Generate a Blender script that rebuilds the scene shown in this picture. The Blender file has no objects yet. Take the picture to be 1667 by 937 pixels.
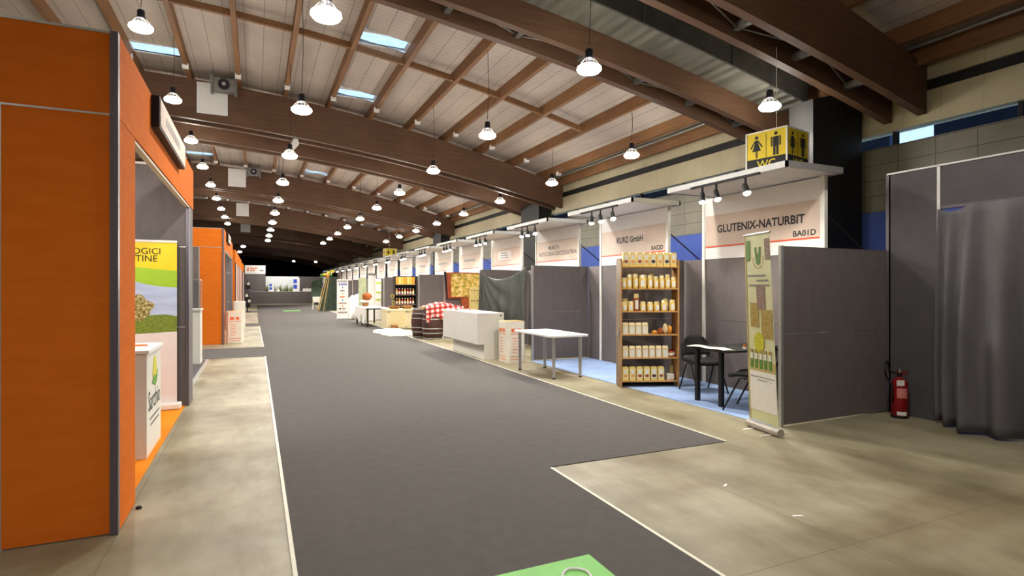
import bpy, math, random
from mathutils import Vector, Matrix
random.seed(7)
PI = math.pi
scn = bpy.context.scene
COL = scn.collection

# ------------------------------------------------------------------ camera
YAW = math.radians(24.46)
cd = bpy.data.cameras.new('camera'); cam = bpy.data.objects.new('camera', cd); COL.objects.link(cam)
cd.sensor_width = 36.0; cd.lens = 36.0 * 917 / 1667; cd.shift_y = -0.0006
cd.clip_start = 0.05; cd.clip_end = 400
cam.location = (0, 0, 1.6); cam.rotation_euler = (PI / 2, 0, -YAW)
scn.camera = cam

# ------------------------------------------------------------------ world, exposure
w = bpy.data.worlds.new('dusk_sky'); scn.world = w; w.use_nodes = True
bg = w.node_tree.nodes['Background']; bg.inputs[0].default_value = (0.58, 0.78, 1.0, 1); bg.inputs[1].default_value = 1.5
scn.view_settings.view_transform = 'Standard'; scn.view_settings.look = 'None'
scn.view_settings.exposure = 0.0; scn.view_settings.gamma = 1.0; scn.view_settings.use_curve_mapping = False
LAMP_W = 275.0      # each hanging high bay lamp
SPOT_W = 80.0       # each small spotlight over the booths
WARM = (1.0, 0.955, 0.885)

# ------------------------------------------------------------------ materials
def lin(c):
    return tuple(((v / 255.0) / 12.92 if v / 255.0 <= 0.04045 else ((v / 255.0 + 0.055) / 1.055) ** 2.4) for v in c) + (1.0,)
def new_mat(name):
    m = bpy.data.materials.new(name); m.use_nodes = True
    nt = m.node_tree; return m, nt, nt.nodes['Principled BSDF']
def coord(nt, scale=(1, 1, 1)):
    tc = nt.nodes.new('ShaderNodeTexCoord'); mp = nt.nodes.new('ShaderNodeMapping')
    mp.inputs['Scale'].default_value = scale
    nt.links.new(tc.outputs['Object'], mp.inputs['Vector']); return mp.outputs['Vector']
def noise(nt, vec, scale, detail=3, rough=0.55):
    n = nt.nodes.new('ShaderNodeTexNoise'); n.inputs['Scale'].default_value = scale
    n.inputs['Detail'].default_value = detail; n.inputs['Roughness'].default_value = rough
    nt.links.new(vec, n.inputs['Vector']); return n.outputs['Fac']
def ramp(nt, fac, stops, const=False):
    r = nt.nodes.new('ShaderNodeValToRGB'); el = r.color_ramp.elements
    if const: r.color_ramp.interpolation = 'CONSTANT'
    while len(el) < len(stops): el.new(0.5)
    for e, (p, c) in zip(el, stops): e.position = p; e.color = lin(c)
    nt.links.new(fac, r.inputs['Fac']); return r.outputs['Color']
def mixc(nt, fac, a, b, mode='MIX'):
    x = nt.nodes.new('ShaderNodeMix'); x.data_type = 'RGBA'; x.blend_type = mode
    for k, v in ((0, fac), (6, a), (7, b)):
        if hasattr(v, 'node'): nt.links.new(v, x.inputs[k])
        else: x.inputs[k].default_value = v
    return x.outputs[2]
def bump(nt, bs, h, strength=0.2, dist=0.01):
    b = nt.nodes.new('ShaderNodeBump'); b.inputs['Strength'].default_value = strength; b.inputs['Distance'].default_value = dist
    nt.links.new(h, b.inputs['Height']); nt.links.new(b.outputs['Normal'], bs.inputs['Normal'])
def MT(name, c, rough=0.6, metal=0.0, var=6, vscale=6, stretch=(1, 1, 1), bmp=0.0, bscale=60, spec=0.3):
    m, nt, bs = new_mat(name)
    v = coord(nt, stretch); n = noise(nt, v, vscale)
    a = tuple(max(0, x - var) for x in c); b = tuple(min(255, x + var) for x in c)
    nt.links.new(ramp(nt, n, [(0.3, a), (0.7, b)]), bs.inputs['Base Color'])
    bs.inputs['Roughness'].default_value = rough; bs.inputs['Metallic'].default_value = metal
    bs.inputs['Specular IOR Level'].default_value = spec
    if bmp: bump(nt, bs, noise(nt, coord(nt), bscale, 2), bmp, 0.004)
    return m
def EM(name, c, s):
    m, nt, bs = new_mat(name)
    bs.inputs['Base Color'].default_value = lin(c); bs.inputs['Emission Color'].default_value = lin(c)
    bs.inputs['Emission Strength'].default_value = s
    return m
def MATH(nt, op, a, b=None, c=None):
    n = nt.nodes.new('ShaderNodeMath'); n.operation = op
    for k, v in ((0, a), (1, b), (2, c)):
        if v is None: continue
        if hasattr(v, 'node'): nt.links.new(v, n.inputs[k])
        else: n.inputs[k].default_value = v
    return n.outputs[0]
def sep(nt, vec):
    s = nt.nodes.new('ShaderNodeSeparateXYZ'); nt.links.new(vec, s.inputs[0]); return s.outputs
def line(nt, x, period, off, width):       # 1 on a thin line repeated every period
    t = MATH(nt, 'FRACT', MATH(nt, 'DIVIDE', MATH(nt, 'SUBTRACT', x, off - period / 2), period))
    return MATH(nt, 'LESS_THAN', MATH(nt, 'ABSOLUTE', MATH(nt, 'SUBTRACT', t, 0.5)), width / period / 2)

M = {}
# concrete floor with stains and joints
m, nt, bs = new_mat('concrete'); v = coord(nt)
c1 = ramp(nt, noise(nt, v, 0.55, 5, 0.6), [(0.3, (134, 127, 104)), (0.52, (158, 151, 126)), (0.72, (172, 166, 142))])
c2 = ramp(nt, noise(nt, coord(nt, (1.0, 0.35, 1)), 2.2, 6, 0.65), [(0.3, (172, 160, 138)), (0.62, (255, 255, 255))])
c3 = ramp(nt, noise(nt, coord(nt, (0.5, 1.4, 1)), 0.5, 3, 0.6), [(0.36, (178, 158, 130)), (0.5, (255, 255, 255))])
cc = mixc(nt, 0.7, c1, c2, 'MULTIPLY'); cc = mixc(nt, 0.6, cc, c3, 'MULTIPLY')
s = sep(nt, v); ln = MATH(nt, 'MAXIMUM', line(nt, s[0], 4.2, 3.38, 0.012), line(nt, s[1], 5.0, 2.32, 0.012))
cc = mixc(nt, MATH(nt, 'MULTIPLY', ln, 0.45), cc, lin((90, 82, 66)))
nt.links.new(cc, bs.inputs['Base Color']); bs.inputs['Specular IOR Level'].default_value = 0.35
rr = MATH(nt, 'MULTIPLY_ADD', noise(nt, v, 3.0, 4), 0.35, 0.3); nt.links.new(rr, bs.inputs['Roughness'])
M['concrete'] = m
M['carpet'] = MT('grey_carpet', (93, 90, 88), 0.95, var=3, vscale=9, bmp=0.5, bscale=260, spec=0.1)
M['tape'] = MT('edge_tape', (225, 222, 205), 0.5, var=5)
M['blue_carpet'] = MT('blue_carpet', (152, 176, 218), 0.95, var=8, vscale=3, bmp=0.4, bscale=200, spec=0.1)
M['orange_carpet'] = MT('orange_carpet', (226, 132, 30), 0.95, var=6, vscale=3, bmp=0.4, bscale=200, spec=0.1)
M['green_vinyl'] = MT('green_vinyl', (112, 190, 84), 0.5, var=5)
M['orange'] = MT('orange_laminate', (208, 107, 30), 0.85, var=4, vscale=3, stretch=(1, 1, 4), bmp=0.05, spec=0.08)
M['panel'] = MT('grey_panel', (104, 97, 96), 0.7, var=4, vscale=4, stretch=(3, 3, 1), bmp=0.12, bscale=150)
M['panel_dark'] = MT('dark_grey_panel', (76, 73, 76), 0.75, var=4, vscale=4, bmp=0.12, bscale=150)
M['post'] = MT('grey_anodised_post', (98, 92, 100), 0.4, 0.3, var=4, vscale=40, stretch=(1, 1, 0.05))
M['alu'] = MT('aluminium', (190, 190, 188), 0.35, 0.7, var=5, vscale=20)
M['white_lac'] = MT('white_lacquer', (226, 224, 216), 0.35, var=3, vscale=2)
M['white'] = MT('white_board', (228, 226, 224), 0.6, var=3, vscale=3)
M['beige_band'] = MT('beige_print', (205, 186, 172), 0.6, var=5, vscale=2)
M['red_line'] = MT('orange_red_print', (224, 84, 48), 0.6, var=3)
M['ink'] = MT('black_ink', (28, 28, 30), 0.6, var=3)
M['orange_ink'] = MT('orange_ink', (232, 112, 62), 0.6, var=8, vscale=30)
M['blue_ink'] = MT('blue_ink', (52, 84, 190), 0.6, var=8, vscale=30)
M['grey_ink'] = MT('grey_ink', (140, 136, 134), 0.6, var=8, vscale=30)
M['black'] = MT('black_metal', (24, 24, 25), 0.5, 0.1, var=4)
M['black_fabric'] = MT('black_fabric', (38, 38, 37), 0.9, var=5, vscale=20, bmp=0.3, bscale=300)
M['curtain'] = MT('grey_curtain', (94, 92, 95), 0.9, var=5, vscale=5, stretch=(1, 1, 0.3), bmp=0.2, bscale=220, spec=0.15)
M['yellow_sign'] = MT('yellow_sign', (222, 196, 22), 0.5, var=4)
M['red'] = MT('red_paint', (124, 14, 18), 0.35, var=8, vscale=8)
M['label_white'] = MT('label_paper', (226, 224, 214), 0.6, var=6, vscale=30)
M['steel'] = MT('galvanised_steel', (128, 128, 124), 0.5, 0.5, var=10, vscale=12)
M['cable'] = MT('cable', (40, 38, 40), 0.6)
M['pale_cable'] = MT('pale_cable', (190, 186, 176), 0.6)
# timber with grain
def wood(name, a, b, stretch=(0.4, 9, 9), rough=0.6):
    m, nt, bs = new_mat(name); v = coord(nt, stretch)
    f = noise(nt, v, 2.2, 5, 0.6)
    c = ramp(nt, f, [(0.28, a), (0.72, b)])
    c = mixc(nt, 0.5, c, ramp(nt, noise(nt, coord(nt), 0.9, 3), [(0.3, (190, 184, 178)), (0.7, (255, 255, 255))]), 'MULTIPLY')
    nt.links.new(c, bs.inputs['Base Color']); bs.inputs['Roughness'].default_value = rough
    bs.inputs['Specular IOR Level'].default_value = 0.25
    return m
M['glulam'] = wood('glulam_timber', (88, 65, 50), (114, 85, 63))
M['purlin'] = wood('purlin_timber', (116, 82, 54), (146, 106, 70), (9, 0.4, 9))
M['shelf_wood'] = wood('shelf_wood', (180, 132, 78), (206, 160, 104), (2, 2, 2))
M['shelf_side'] = wood('shelf_side_wood', (128, 106, 82), (152, 130, 102), (6, 6, 0.6))
# ceiling deck: white ribbed boards with seams
m, nt, bs = new_mat('roof_deck'); v = coord(nt); s = sep(nt, v)
ln = line(nt, s[0], 0.427, 0.83 + 0.2, 0.012)
rib = line(nt, s[1], 0.17, 0, 0.02)
base = ramp(nt, noise(nt, coord(nt, (1, 0.4, 1)), 1.4, 5), [(0.3, (168, 156, 147)), (0.7, (188, 177, 167))])
cc = mixc(nt, MATH(nt, 'MULTIPLY', ln, 0.75), base, lin((62, 54, 48)))
cc = mixc(nt, MATH(nt, 'MULTIPLY', rib, 0.16), cc, lin((92, 84, 76)))
nt.links.new(cc, bs.inputs['Base Color']); bs.inputs['Roughness'].default_value = 0.75
bump(nt, bs, MATH(nt, 'SINE', MATH(nt, 'MULTIPLY', s[1], 2 * PI / 0.17)), 0.35, 0.01)
M['deck'] = m
# cream wall boards
m, nt, bs = new_mat('cream_boards'); v = coord(nt); s = sep(nt, v)
cc = ramp(nt, noise(nt, v, 1.2, 3), [(0.3, (172, 162, 132)), (0.7, (186, 177, 148))])
cc = mixc(nt, MATH(nt, 'MULTIPLY', line(nt, s[1], 0.62, 0.1, 0.008), 0.4), cc, lin((96, 88, 66)))
nt.links.new(cc, bs.inputs['Base Color']); bs.inputs['Roughness'].default_value = 0.7; M['cream'] = m
# olive-grey wall tiles with dark joints
m, nt, bs = new_mat('cladding_tiles'); v = coord(nt); s = sep(nt, v)
cc = ramp(nt, noise(nt, v, 1.5, 3), [(0.3, (108, 104, 92)), (0.7, (124, 120, 106))])
ln = MATH(nt, 'MAXIMUM', line(nt, s[1], 0.62, 0.2, 0.014), line(nt, s[2], 0.29, 3.02, 0.014))
cc = mixc(nt, MATH(nt, 'MULTIPLY', ln, 0.75), cc, lin((34, 32, 26)))
nt.links.new(cc, bs.inputs['Base Color']); bs.inputs['Roughness'].default_value = 0.6; M['tiles'] = m
M['blue_wall'] = MT('blue_panels', (62, 84, 158), 0.7, var=5, vscale=3)
# perforated black mesh
m, nt, bs = new_mat('black_mesh'); v = coord(nt); s = sep(nt, v)
ln = MATH(nt, 'MAXIMUM', line(nt, s[2], 0.05, 0, 0.012), line(nt, MATH(nt, 'ADD', s[1], s[0]), 0.05, 0, 0.012))
cc = mixc(nt, ln, lin((10, 10, 10)), lin((32, 30, 27)))
nt.links.new(cc, bs.inputs['Base Color']); bs.inputs['Roughness'].default_value = 0.7; M['mesh'] = m
# corrugated sheet on the duct
m, nt, bs = new_mat('corrugated_sheet'); v = coord(nt); s = sep(nt, v)
nt.links.new(ramp(nt, noise(nt, coord(nt, (3, 0.6, 1)), 1.4, 4), [(0.3, (92, 92, 84)), (0.7, (124, 122, 112))]), bs.inputs['Base Color'])
bs.inputs['Roughness'].default_value = 0.5
bump(nt, bs, MATH(nt, 'SINE', MATH(nt, 'MULTIPLY', s[0], 2 * PI / 0.22)), 0.8, 0.03); M['corrugated'] = m
M['duct'] = MT('duct_sheet', (66, 68, 65), 0.55, 0.2, var=8, vscale=3)
M['dark_wall'] = MT('far_dark_wall', (26, 25, 28), 0.9, var=4)
M['outside_wall'] = MT('outside_dark_wall', (36, 46, 74), 0.8, var=6, vscale=1)
m, nt, bs = new_mat('clear_glass'); bs.inputs['Base Color'].default_value = (0.85, 0.93, 1, 1)
bs.inputs['Transmission Weight'].default_value = 1.0; bs.inputs['Roughness'].default_value = 0.02; bs.inputs['IOR'].default_value = 1.02
nt.links.new(ramp(nt, noise(nt, coord(nt), 5, 3), [(0.3, (215, 230, 245)), (0.7, (245, 250, 255))]), bs.inputs['Base Color']); M['glass'] = m
M['lamp_glow'] = EM('lamp_glow', (255, 246, 228), 40.0)
M['spot_glow'] = EM('spot_glow', (255, 240, 210), 60.0)
for k in ('lamp_glow', 'spot_glow'): M[k].cycles.emission_sampling = 'NONE'
M['housing'] = MT('lamp_housing', (44, 44, 52), 0.4, 0.4, var=5)
M['cardboard'] = MT('white_cardboard', (226, 220, 206), 0.8, var=5, vscale=8)

# ------------------------------------------------------------------ builders
class B:
    def __init__(s): s.v = []; s.f = []; s.m = []
    def add(s, vs, fs, m=0):
        o = len(s.v); s.v += [tuple(p) for p in vs]; s.f += [tuple(i + o for i in f) for f in fs]; s.m += [m] * len(fs); return s
    def box(s, x0, y0, z0, x1, y1, z1, m=0, rz=0, piv=None):
        vs = [(x, y, z) for z in (z0, z1) for x, y in ((x0, y0), (x1, y0), (x1, y1), (x0, y1))]
        if rz:
            px, py = piv if piv else ((x0 + x1) / 2, (y0 + y1) / 2); c, n = math.cos(rz), math.sin(rz)
            vs = [(px + (x - px) * c - (y - py) * n, py + (x - px) * n + (y - py) * c, z) for x, y, z in vs]
        return s.add(vs, [(3, 2, 1, 0), (4, 5, 6, 7), (0, 1, 5, 4), (1, 2, 6, 5), (2, 3, 7, 6), (3, 0, 4, 7)], m)
    def tube(s, pts, r, n=8, m=0, caps=True):
        pts = [Vector(p) for p in pts]; R = r if isinstance(r, (list, tuple)) else [r] * len(pts); vs = []; fs = []
        ref = None
        for i, p in enumerate(pts):
            t = (pts[min(i + 1, len(pts) - 1)] - pts[max(i - 1, 0)]).normalized()
            if ref is None: ref = Vector((0, 0, 1)) if abs(t.z) < 0.9 else Vector((1, 0, 0))
            a = t.cross(ref).normalized(); b = t.cross(a).normalized(); ref = -b if False else ref
            for k in range(n):
                q = 2 * PI * k / n; vs.append(p + (a * math.cos(q) + b * math.sin(q)) * R[i])
        for i in range(len(pts) - 1):
            for k in range(n):
                k2 = (k + 1) % n; fs.append((i * n + k, i * n + k2, (i + 1) * n + k2, (i + 1) * n + k))
        if caps:
            fs.append(tuple(range(n - 1, -1, -1))); fs.append(tuple((len(pts) - 1) * n + k for k in range(n)))
        return s.add(vs, fs, m)
    def lathe(s, c, prof, n=20, m=0):
        vs = []; fs = []
        for r, z in prof:
            for k in range(n): vs.append((c[0] + r * math.cos(2 * PI * k / n), c[1] + r * math.sin(2 * PI * k / n), c[2] + z))
        for i in range(len(prof) - 1):
            for k in range(n):
                k2 = (k + 1) % n; fs.append((i * n + k, i * n + k2, (i + 1) * n + k2, (i + 1) * n + k))
        fs.append(tuple(range(n - 1, -1, -1))); fs.append(tuple((len(prof) - 1) * n + k for k in range(n)))
        return s.add(vs, fs, m)
    def ell(s, c, rx, ry, rz, n=12, m=0, wob=0):
        vs = []; fs = []; k2 = n // 2
        for i in range(k2 + 1):
            a = PI * i / k2
            for k in range(n):
                q = 2 * PI * k / n; j = 1 + wob * math.sin(3 * q + 5 * a + c[0] * 7)
                vs.append((c[0] + rx * math.sin(a) * math.cos(q) * j, c[1] + ry * math.sin(a) * math.sin(q) * j, c[2] - rz * math.cos(a)))
        for i in range(k2):
            for k in range(n):
                kk = (k + 1) % n; fs.append((i * n + k, i * n + kk, (i + 1) * n + kk, (i + 1) * n + k))
        return s.add(vs, fs, m)
    def prism(s, poly, fn, d0, d1, m=0):     # poly 2-D, fn(u, v, d) -> xyz
        n = len(poly); vs = [fn(u, v, d0) for u, v in poly] + [fn(u, v, d1) for u, v in poly]
        fs = [tuple(range(n - 1, -1, -1)), tuple(range(n, 2 * n))] + [(i, (i + 1) % n, n + (i + 1) % n, n + i) for i in range(n)]
        return s.add(vs, fs, m)
    def sheet(s, fn, nu, nv, m=0):           # fn(u, v) in 0..1
        vs = [fn(i / nu, j / nv) for j in range(nv + 1) for i in range(nu + 1)]
        fs = [(j * (nu + 1) + i, j * (nu + 1) + i + 1, (j + 1) * (nu + 1) + i + 1, (j + 1) * (nu + 1) + i) for j in range(nv) for i in range(nu)]
        return s.add(vs, fs, m)
    def go(s, name, mat, parent=None, world=True, smooth=False, bevel=0, solid=0):
        vs = s.v
        if parent is not None and world:
            L = parent.get('_w', None); L = Vector(L) if L is not None else Vector((0, 0, 0))
            vs = [(x - L.x, y - L.y, z - L.z) for x, y, z in vs]
        me = bpy.data.meshes.new(name); me.from_pydata(vs, [], s.f)
        for mm in (mat if isinstance(mat, (list, tuple)) else [mat]): me.materials.append(mm)
        me.polygons.foreach_set('material_index', s.m)
        if smooth: me.polygons.foreach_set('use_smooth', [True] * len(me.polygons))
        me.update()
        o = bpy.data.objects.new(name, me); COL.objects.link(o)
        if parent is not None:
            o.parent = parent; PW[o.name] = PW.get(parent.name, (0, 0, 0))
            if world: o['_w'] = parent.get('_w', (0, 0, 0))
        if bevel:
            b = o.modifiers.new('bevel', 'BEVEL'); b.width = bevel; b.segments = 2; b.limit_method = 'ANGLE'
        if solid:
            b = o.modifiers.new('solid', 'SOLIDIFY'); b.thickness = solid; b.offset = 0
        return o
PW = {}
def tag(o, label, cat, group=None, kind=None):
    o['label'] = label; o['category'] = cat
    if group: o['group'] = group
    if kind: o['kind'] = kind
    return o
def thing(name, label, cat, loc=(0, 0, 0), rz=0, group=None, kind=None):
    o = bpy.data.objects.new(name, None); COL.objects.link(o); o.empty_display_size = 0.1
    o.location = loc; o.rotation_euler = (0, 0, rz); o['_w'] = tuple(loc)
    return tag(o, label, cat, group, kind)
def struct(name, b, mat, label, cat, **k):
    return tag(b.go(name, mat, **k), label, cat, kind='structure')
def dup(root, loc=None, rz=None, label=None, group=None):
    def cp(o, par):
        c = o.copy(); COL.objects.link(c)
        if par is not None: c.parent = par
        for ch in list(o.children): cp(ch, c)
        return c
    r = cp(root, None)
    if loc is not None: r.location = loc
    if rz is not None: r.rotation_euler = (0, 0, rz)
    if label: r['label'] = label
    if group: r['group'] = group
    return r
_tc = {}
def text_mesh(st, bold=0.0, sp=1.0):
    key = (st, bold, sp)
    if key in _tc: return _tc[key]
    cu = bpy.data.curves.new('t', 'FONT'); cu.body = st; cu.size = 1; cu.offset = bold; cu.space_character = sp; cu.resolution_u = 3
    o = bpy.data.objects.new('t', cu); COL.objects.link(o)
    dg = bpy.context.evaluated_depsgraph_get(); dg.update()
    me = o.evaluated_get(dg).to_mesh(); vs = [tuple(v.co) for v in me.vertices]; fs = [tuple(p.vertices) for p in me.polygons]
    o.evaluated_get(dg).to_mesh_clear(); bpy.data.objects.remove(o)
    xs = [v[0] for v in vs]; ys = [v[1] for v in vs]; _tc[key] = (vs, fs, min(xs), max(xs), min(ys), max(ys)); return _tc[key]
def text(name, st, org, right, height, mat, parent, width=None, center=True, up=(0, 0, 1), bold=0.0, world=True, out=0.0, b=None):
    """lettering of cap height `height` starting (or centred) at org, laid along right/up"""
    vs, fs, x0, x1, y0, y1 = text_mesh(st, bold)
    k = height / (y1 - y0); kx = (width / (x1 - x0)) if width else k
    R = Vector(right).normalized(); U = Vector(up).normalized(); N = R.cross(U); O = Vector(org) + N * out
    cx = (x0 + x1) / 2 if center else x0
    nb = b or B(); nb.add([O + R * ((v[0] - cx) * kx) + U * ((v[1] - y0) * k) for v in vs], fs)
    if b: return None
    return nb.go(name, mat, parent, world)

ORD = ['first', 'second', 'third', 'fourth', 'fifth', 'sixth', 'seventh', 'eighth', 'ninth', 'tenth', 'eleventh', 'twelfth',
       'thirteenth', 'fourteenth', 'fifteenth', 'sixteenth', 'seventeenth', 'eighteenth', 'nineteenth', 'twentieth',
       'twenty-first', 'twenty-second', 'twenty-third', 'twenty-fourth']

# ================================================================== SHELL
XR = 10.6; XL = -18.7; YN = -9.0; YF = 104.0
BAY = 12.72
def ztop(x): return 7.5 - 0.085 * x - 0.0105 * x * x       # top of the glulam arches
def zbot(x): return 6.35 - 0.085 * x - 0.0076 * x * x      # underside of the arches
struct('floor', B().box(XL, YN, -0.2, XR + 0.3, YF, 0), M['concrete'], 'stained pale concrete hall floor', 'floor')

# ceiling deck: strips between purlins, with openings for the roof lights
PUR = 1.28
px_ = [0.83 + PUR * k for k in range(-15, 8)]
sky = []
for q in range(0, 6):
    for x in (2.11, -3.01):
        for y in (13.1, 17.15): sky.append((x, y + BAY * q))
ys = sorted(set([YN, YF] + [round(a, 3) for _, y in sky for a in (y, y + 0.62)]))
xs = [XL] + px_ + [XR + 0.05]
sk = {(round(x, 1), round(y, 2)) for x, y in sky}
b = B()
for i in range(len(xs) - 1):
    for j in range(len(ys) - 1):
        if (round(xs[i], 1), round(ys[j], 2)) in sk: continue
        n = 3; x0, x1 = xs[i], xs[i + 1]
        za, zb = ztop(x0) + 0.26, ztop(x1) + 0.26
        b.add([(x0, ys[j], za), (x1, ys[j], zb), (x1, ys[j + 1], zb), (x0, ys[j + 1], za),
               (x0, ys[j], za + 0.02), (x1, ys[j], zb + 0.02), (x1, ys[j + 1], zb + 0.02), (x0, ys[j + 1], za + 0.02)],
              [(0, 1, 2, 3), (7, 6, 5, 4), (0, 4, 5, 1), (1, 5, 6, 2), (2, 6, 7, 3), (3, 7, 4, 0)])
struct('ceiling', b, M['deck'], 'white ribbed roof deck above the timber arches', 'ceiling')
for q, (x, y) in enumerate(sky):
    z = ztop(x + 0.64) + 0.3; k = (y - 13.1) % BAY > 2; bayn = int((y - 12.0) // BAY); 
    t = thing('window_%d' % (q + 1), 'small blue-white roof light %s of the %s ceiling bay, %s' % ('at the far end' if k else 'near the middle', ORD[bayn], 'above the aisle' if x > 0 else 'above the left stands'),
              'skylight', (x + 0.64, y + 0.31, z), kind='structure')
    fr = B()
    for (a, b0, c, d) in ((0.02, -0.05, 0.07, 0.67), (PUR - 0.07, -0.05, PUR - 0.02, 0.67), (0.02, -0.05, PUR - 0.02, 0), (0.02, 0.62, PUR - 0.02, 0.67)):
        fr.box(x + a, y + b0, z - 0.06, x + c, y + d, z - 0.01)
    fr.go('window_frame', M['white'], t)
    B().box(x + 0.05, y, z - 0.04, x + PUR - 0.05, y + 0.62, z - 0.02).go('pane', M['glass'], t)

for k, x in enumerate(px_):
    z = ztop(x)
    if x > XR - 0.2: continue
    nm = 'timber roof purlin running down the hall, %s from the right wall' % ORD[len(px_) - 1 - k] if k else 'timber roof purlin beside the left wall'
    p = struct('roof_purlin', B().box(x - 0.055, YN, z - 0.02, x + 0.055, YF, z + 0.27), M['purlin'], nm, 'purlin')
    if x > -4.5:
        for q in range(5):
            y = 17.45 + BAY * q
            B().box(x - 0.075, y, z - 0.1, x + 0.075, y + 0.12, z + 0.03).go('bracket', M['white'], p)
# extra purlin pair and pipes hard by the right wall
for x in (10.36,):
    struct('roof_purlin', B().box(x - 0.055, YN, ztop(x) - 0.1, x + 0.055, YF, ztop(x) + 0.22), M['purlin'], 'edge purlin against the cream wall top on the right', 'purlin')
struct('conduit', B().tube([(10.05, YN, 5.62), (10.05, YF, 5.62)], 0.03, 8).tube([(10.15, YN, 5.66), (10.15, YF, 5.66)], 0.02, 6), M['steel'],
       'pair of grey conduits between the last two roof purlins on the right', 'pipe')
# cross bars between the purlins at mid bay
for q in range(-1, 6):
    y = 13.8 + BAY * q if q > 0 else (13.8 if q == 0 else 1.4)
    b = B()
    for k in range(len(px_) - 2):
        x0, x1 = px_[k] + 0.055, px_[k + 1] - 0.055
        if x1 < -12: continue
        b.prism([(x0, ztop(x0)), (x1, ztop(x1)), (x1, ztop(x1) + 0.14), (x0, ztop(x0) + 0.14)], lambda u, v_, d: (u, d, v_), y - 0.045, y + 0.045)
    struct('roof_bridging', b, M['purlin'], 'row of short timber bars between purlins, ' + ('above and behind the viewer' if q < 0 else 'in the middle of the %s ceiling bay' % ORD[q]), 'beam')

# glulam arch pairs
def arch(y0, y1, xa=XL + 0.02, xb=XR - 0.02, n=26):
    vs = []; fs = []
    for i in range(n + 1):
        x = xa + (xb - xa) * i / n
        vs += [(x, y0, zbot(x)), (x, y0, ztop(x)), (x, y1, ztop(x)), (x, y1, zbot(x))]
    for i in range(n):
        for k in range(4): fs.append((4 * i + k, 4 * i + (k + 1) % 4, 4 * i + 4 + (k + 1) % 4, 4 * i + 4 + k))
    fs += [(3, 2, 1, 0), tuple(4 * n + k for k in range(4))]
    b = B().add(vs, fs)
    return b
pair_y = [5.90, 8.42] + [18.6 + BAY * k + d for k in range(7) for d in (0, 2.52)]
pn = ['nearest the camera', 'just beyond the big grey air duct'] + ['spanning the hall after the %s ceiling bay, %s of the two' % (ORD[k], d) for k in range(7) for d in ('nearer', 'further')]
for k, y in enumerate(pair_y):
    t = thing('roof_arch', 'pair of brown glued timber arches ' + pn[k], 'beam', (0, y, 0), kind='structure')
    arch(y, y + 0.15).go('timber_beam', M['glulam'], t); arch(y + 0.58, y + 0.73).go('timber_beam', M['glulam'], t)
    if k < 4:
        xk = [-3.5 + 1.28 * i for i in range(11)] if k < 2 else [-3.5 + 2.56 * i for i in range(6)]
        for i, x in enumerate(xk):
            z = zbot(x) + 0.12
            B().box(x - 0.05, y + 0.15, z, x + 0.05, y + 0.58, z + 0.11).go('cross_strut', M['steel'], t)
            if i + 1 < len(xk):
                x2 = xk[i + 1]; z2 = zbot(x2) + 0.17
                a, c = (y + 0.17, y + 0.56) if i % 2 else (y + 0.56, y + 0.17)
                B().tube([(x, a, z + 0.05), (x2, c, z2)], 0.013, 6).go('tie_rod', M['steel'], t)

# right wall: base, cladding, window band, cream band with black slot
struct('wall_right', B().box(XR, YN, 0, XR + 0.2, YF, 4.2), M['tiles'], 'grey-olive tiled upper wall on the right side of the hall', 'wall')
struct('trim_1', B().box(XR - 0.06, YN, 0, XR - 0.004, YF, 3.0), M['blue_wall'], 'blue panelling along the lower right wall behind the booths', 'wall')
b = B().box(XR - 0.03, YN, 4.44, XR + 0.2, YF, 5.0).box(XR, YN, 5.2, XR + 0.2, YF, 5.9)
b.box(XR - 0.05, YN, 4.44, XR - 0.03, YF, 4.5)
struct('trim_2', b, M['cream'], 'cream board band under the roof along the right wall', 'wall')
struct('trim_3', B().box(XR + 0.06, YN, 5.0, XR + 0.2, YF, 5.2), M['ink'], 'narrow black slot in the cream band on the right wall', 'vent')
t = thing('window_40', 'long low strip window under the cream band on the right wall', 'window', (XR, 20, 4.2), kind='structure')
B().box(XR + 0.09, YN, 4.2, XR + 0.11, YF, 4.44).go('pane', M['glass'], t)
fr = B(); y = YN + 0.5
while y < YF: fr.box(XR + 0.04, y, 4.2, XR + 0.15, y + 0.06, 4.44); y += 1.87
fr.go('window_frame', M['ink'], t)
ow = B()
for a, c in ((-9, 4.72), (4.8, 4.98), (5.03, 6.3), (7.1, 15.6), (17.2, 104)): ow.box(11.5, a, 3.9, 11.6, c, 5.4)
struct('neighbour_wall', ow, M['outside_wall'], 'dark blue building wall outside the strip window', 'wall')
struct('wall_left', B().box(XL - 0.2, YN, 0, XL, YF, 6.4), M['tiles'], 'left side wall of the hall', 'wall')
struct('wall_back', B().box(XL - 0.2, YN - 0.2, 0, XR + 0.2, YN, 8.2), M['cream'], 'wall behind the camera', 'wall')
struct('wall_front', B().box(XL - 0.2, YF, 0, XR + 0.2, YF + 0.2, 8.2), M['dark_wall'], 'dark end wall far down the hall', 'wall')

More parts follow.
